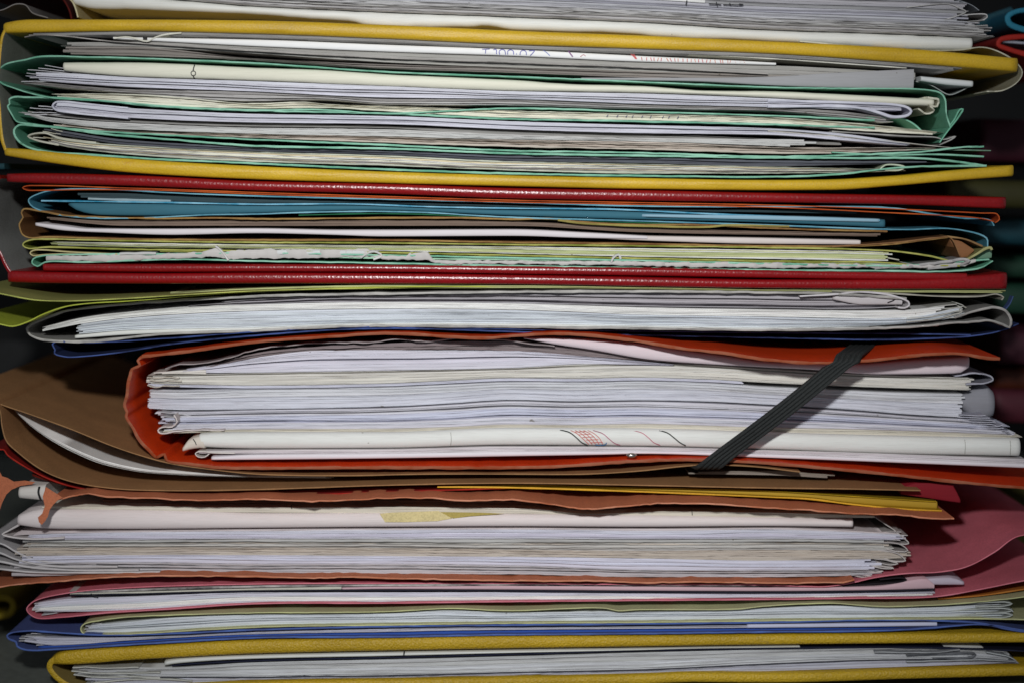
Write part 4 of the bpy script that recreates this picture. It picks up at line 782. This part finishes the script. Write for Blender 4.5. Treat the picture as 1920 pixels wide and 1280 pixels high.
ribbon('pen_tick', '758,1219 757,1228', 2.4, '#121216', 0.9); tag(bpy.data.objects['pen_tick'], 'upright black pen tick on the white folded sheet in the lower binder', 'pen tick')
LT = fn('130,1250 200,1249 306,1251 480,1241 720,1236 960,1230 1200,1223 1440,1217 1640,1213 1800,1211 1910,1222')
LM = fn('130,1262 200,1265 306,1268 480,1268 720,1265 960,1259 1200,1254 1440,1243 1640,1236 1800,1234 1910,1240')
doc('grey white upper pages in the lower yellow binder', 140, 1880, LT, mid(LT, LM, 0.5), 8, lin('#c3c4c4'), 3.0, 10, 16, pline=0.12, jd=0.3)
doc('light cool grey pages above the dashed dark line in the lower binder', 146, 1884, mid(LT, LM, 0.51), LM, 8, lin('#cccdd0'), 2.6, 10, 16, pline=0.12, jd=0.3)
sheet('dark broken line of a blackened page in the lower yellow binder', '300,1269 480,1269.5 600,1267 720,1266.5 960,1260.5 1200,1255.5 1440,1244.5 1640,1237 1760,1235', 1.0, 1.9, '#3a3c44', '#4a4c56', rag=0.2, ragwl=7, zrag=0.4, name='blackened_page')
LB = fn('180,1288 306,1285 480,1277 720,1272.5 960,1268 1200,1263 1300,1260 1440,1258 1700,1250 1910,1243')
doc('lilac grey lowest pages in the lower yellow binder', 170, 1905, off(LM, 2.5), off(LB, -1), 5, lin('#bfc0cc'), 2.6, 10, 6, pline=0.1, jd=0.3)
for i_, (p_, l_) in enumerate((('136,1251 160,1250 200,1252 260,1250', 'top'), ('134,1257 170,1261 220,1262 300,1260', 'second'), ('138,1264 180,1269 240,1268 300,1270', 'third'), ('160,1282 230,1274 300,1272 360,1276', 'lowest'))):
    sheet(l_+' of four curling page ends at the left of the lower binder papers', p_, 2.2, 1.6, '#a9a9a2', '#d2d2ca', depth=0.1, zrag=0.4, name='page_end', cat='page end')
for i_, (p_, l_) in enumerate((('1700,1228 1780,1225 1830,1226 1822,1232 1750,1234', 'black lined'), ('1640,1222 1760,1222 1800,1217', 'thin grey'), ('1700,1240 1840,1236 1905,1238 1890,1230 1850,1222', 'large curled'))):
    sheet(l_+' folded page end at the right of the lower binder papers', p_, 2.0, 1.2, '#8e9094', ('#3a3c42', '#a6a8aa', '#bcc0c0')[i_], depth=0.08, zrag=0.5, name='page_end', cat='page end')

# ================================================================ fanned loose leaf ends
ORD = ('topmost', 'second', 'third', 'fourth', 'fifth', 'lowest')
def fan(where, root, tips, face='#b5b4b6', edge='#d8d7da', d=1.6, th=1.3):
    n = len(tips)
    for i, (x, y) in enumerate(tips):
        lab = (ORD[i] if i < n-1 else 'lowest')+' of the '+('two', 'three', 'four', 'five', 'six')[n-2]+' leaf tips '+where
        rx, ry = root; f = (i+0.5)/n-0.5; ry = ry+f*10
        sheet(lab, f'{rx},{ry:.1f} {rx*0.55+x*0.45:.1f},{ry*0.4+y*0.6+0.5:.1f} {x},{y}', th, ' '.join(f'{p},{q_:.2f}' for p, q_ in sorted([(x, d+random.uniform(-0.4, 0.6)), (rx, d+5.0)])), face, edge, depth=0.1, zrag=0.5, ragwl=12, name='leaf_tip', cat='leaf tip')
fan('at left in uppermost green folder', (175, 146), [(84, 123), (72, 128), (52, 131), (50, 138), (56, 146), (40, 153)])
fan('at left in middle green folder', (150, 212), [(72, 199), (56, 203), (60, 211), (46, 215)])
fan('at left in lowest green folder', (150, 262), [(96, 242), (80, 247), (62, 258)], '#b9b6a4', '#d6d3c2')
fan('at left inside pink folder', (150, 1132), [(64, 1131), (66, 1136), (62, 1141), (66, 1146), (78, 1152)])
fan('at left inside cobalt blue folder', (150, 1197), [(58, 1187), (46, 1192), (36, 1196), (34, 1201), (68, 1209)])
fan('at left in pale olive folder', (230, 1172), [(172, 1168), (160, 1173), (158, 1179), (160, 1184)])
fan('at left below the bluish ream', (400, 790), [(300, 772), (306, 780), (318, 788), (310, 797)], d=8.5)
fan('at right end of salmon folder papers', (1600, 1000), [(1690, 996), (1702, 1003), (1688, 1012)], '#a8a2a0', '#cfc8c6')
fan('at right end of the white magazine', (1690, 592), [(1794, 571), (1800, 577), (1806, 584), (1790, 596)], '#b0afa8', '#cccbc4')
fan('at right end of the top newsprint', (1780, 50), [(1846, 38), (1852, 48), (1858, 58), (1850, 66)], '#a3a19e', '#c6c4c0')

# ================================================================ things behind on the shelf, right and left
def back_folder(label, pts, th, d, face, edge=None, depth=0.12):
    r = empty('card_folder', label, 'folder')
    card([('cover', pts)], th, d, card_mat(face), card_mat(edge or face), parent=r, depth=depth)
    return r
back_folder('blurred teal folder rolled open at the top right corner behind the stack', '2060,20 1960,18 1905,22 1890,32 1893,44 1915,54 1960,60 2060,62', 9, 40, '#1a5a70', '#2f88a4')
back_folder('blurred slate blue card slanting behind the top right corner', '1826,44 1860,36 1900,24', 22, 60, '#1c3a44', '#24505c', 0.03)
back_folder('blurred red folder loop below the teal one at the top right', '2060,68 1960,68 1900,70 1876,75 1872,84 1890,92 1925,102 2060,125', 9, 40, '#8c1a14', '#b0281c')
back_folder('blurred white papers inside the red folder loop at the top right', '2060,84 1940,82 1880,78', 5, 42, '#b0b4c0', '#b8bcc8')
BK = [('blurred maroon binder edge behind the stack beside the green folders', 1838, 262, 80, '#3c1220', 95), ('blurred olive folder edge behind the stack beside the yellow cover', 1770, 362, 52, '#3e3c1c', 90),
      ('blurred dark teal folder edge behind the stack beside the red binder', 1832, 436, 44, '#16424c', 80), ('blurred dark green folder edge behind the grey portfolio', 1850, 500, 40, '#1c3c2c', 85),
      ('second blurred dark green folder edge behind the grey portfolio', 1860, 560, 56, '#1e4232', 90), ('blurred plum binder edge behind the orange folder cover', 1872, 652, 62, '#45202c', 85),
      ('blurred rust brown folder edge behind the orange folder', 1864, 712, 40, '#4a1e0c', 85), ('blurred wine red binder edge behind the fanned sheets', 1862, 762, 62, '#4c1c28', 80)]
for l_, x_, y_, h_, col_, d_ in BK:
    r = empty('back_binder', l_, 'binder')
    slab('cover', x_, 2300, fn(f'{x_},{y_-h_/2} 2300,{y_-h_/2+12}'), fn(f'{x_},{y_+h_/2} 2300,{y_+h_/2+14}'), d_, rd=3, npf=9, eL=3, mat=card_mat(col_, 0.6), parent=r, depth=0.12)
    sp_ = h_*0.3
back_folder('blurred olive card behind the pink folder at the right edge', '2200,1000 1960,1010 1890,1016', 26, 60, '#6a6434', '#8a8448', 0.1)
back_folder('olive card lying between pink and pale olive folders at the far right', '2100,1060 1980,1075 1900,1092', 5, 12, '#7c7a40', '#8e8c4c', 0.18)
sheet('orange yellow card edge above the pale olive folder at the right', '2000,1092 1920,1104 1838,1116 1760,1122', 2.5, 4, '#b06a2a', '#c2823c', name='card_strip', cat='strip')
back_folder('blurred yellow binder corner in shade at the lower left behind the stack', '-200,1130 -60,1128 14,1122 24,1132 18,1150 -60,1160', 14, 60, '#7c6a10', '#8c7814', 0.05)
o = slab('shadow_slab', -200, 330, fn('-200,640 330,640'), fn('-200,790 330,790'), 150, rd=1, npf=5, mat=DARK, depth=0.14)  # added slab, its black stands in for the shadow behind the envelope
tag(o, 'added black slab standing in for deep shadow at the left behind the kraft envelope', 'shadow slab')
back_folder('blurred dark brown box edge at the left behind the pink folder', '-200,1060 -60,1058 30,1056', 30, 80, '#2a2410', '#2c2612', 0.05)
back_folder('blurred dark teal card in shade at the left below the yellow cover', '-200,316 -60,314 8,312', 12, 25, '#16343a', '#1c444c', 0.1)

# ================================================================ writing on the sheet under the top cover
wr = empty('handwriting', 'blue handwriting reading T 100.07 on the white sheet under the top yellow cover', 'handwriting')
BLU = '#5a5aa8'
q = onfold(W2T, W2B, 1.2, 0.5)
for s_ in ('904,93 918,92.5', '911,93 910,101', '925,94 930,93 931,102', '937,103 936,97 940,93.5 946,95 948,103', '952,103 952,97 956,94 962,96 963,103', '968,101 969,102.5', '975,104 976,98 980,95 986,97 987,104', '992,96 1002,95.5 998,101 994,105'):
    ribbon('stroke', s_, 1.5, BLU, q, wr)
ribbon('stroke', '1019,95 1026,100 1031,105', 1.3, '#6a78b8', q, wr)
rs = empty('red_scribble', 'red pencil scribbles on the right part of the white sheet under the top cover', 'scribble')
ribbon('stroke', '1066,96 1070,102 1074,107', 2.2, '#7a4a80', q, rs); ribbon('stroke', '1088,107 1094,103 1098,106', 1.1, '#c87a80', q, rs)
ribbon('stroke', '1183,102 1188,106 1192,111', 1.8, '#cc5a5a', q, rs); ribbon('stroke', '1188,102 1194,111', 1.6, '#cc5a5a', q, rs)
for k in range(26):
    x_ = 1204+k*7.6+random.uniform(-2, 2); y0_ = float(W2T(x_)); y1_ = float(W2B(x_)); ym_ = (y0_+y1_)/2
    ribbon('stroke', f'{x_:.1f},{ym_-3:.1f} {x_+random.uniform(-2,4):.1f},{ym_+3:.1f}', 1.4, random.choice(('#cc6a60', '#d48a70', '#c85a5a')), q, rs)
# small dark writing dashes
dw = empty('pencil_dashes', 'row of faint pencil dashes on the newspaper pages in the centre of the green folder', 'pencil marks')
for k in range(9):
    x_ = 1140+k*17+random.uniform(-4, 4); y_ = float(fn('960,211 1200,217')(x_)); ribbon('dash', f'{x_:.1f},{y_:.1f} {x_-3:.1f},{y_+4:.1f}', 1.3, '#4a4a70', 1.6, dw)

# ================================================================ origins at each thing's base
def rebase():
    for o in list(bpy.data.objects):
        if o.parent or o.type in ('CAMERA', 'LIGHT'): continue
        kids = [k for k in bpy.data.objects if k.parent == o] ; ms = ([o] if o.type == 'MESH' else []) + [k for k in kids if k.type == 'MESH']
        if not ms: continue
        co_ = []
        for m in ms:
            a = np.empty(len(m.data.vertices)*3, 'f'); m.data.vertices.foreach_get('co', a); co_.append(a.reshape(-1, 3))
        A = np.concatenate(co_); lo, hi = A.min(0), A.max(0); L = Vector(((lo[0]+hi[0])/2, (lo[1]+hi[1])/2, lo[2]))
        if o.type == 'MESH': o.data.transform(__import__('mathutils').Matrix.Translation(-L))
        o.location = L
        for k in kids: k.location = -L
rebase()
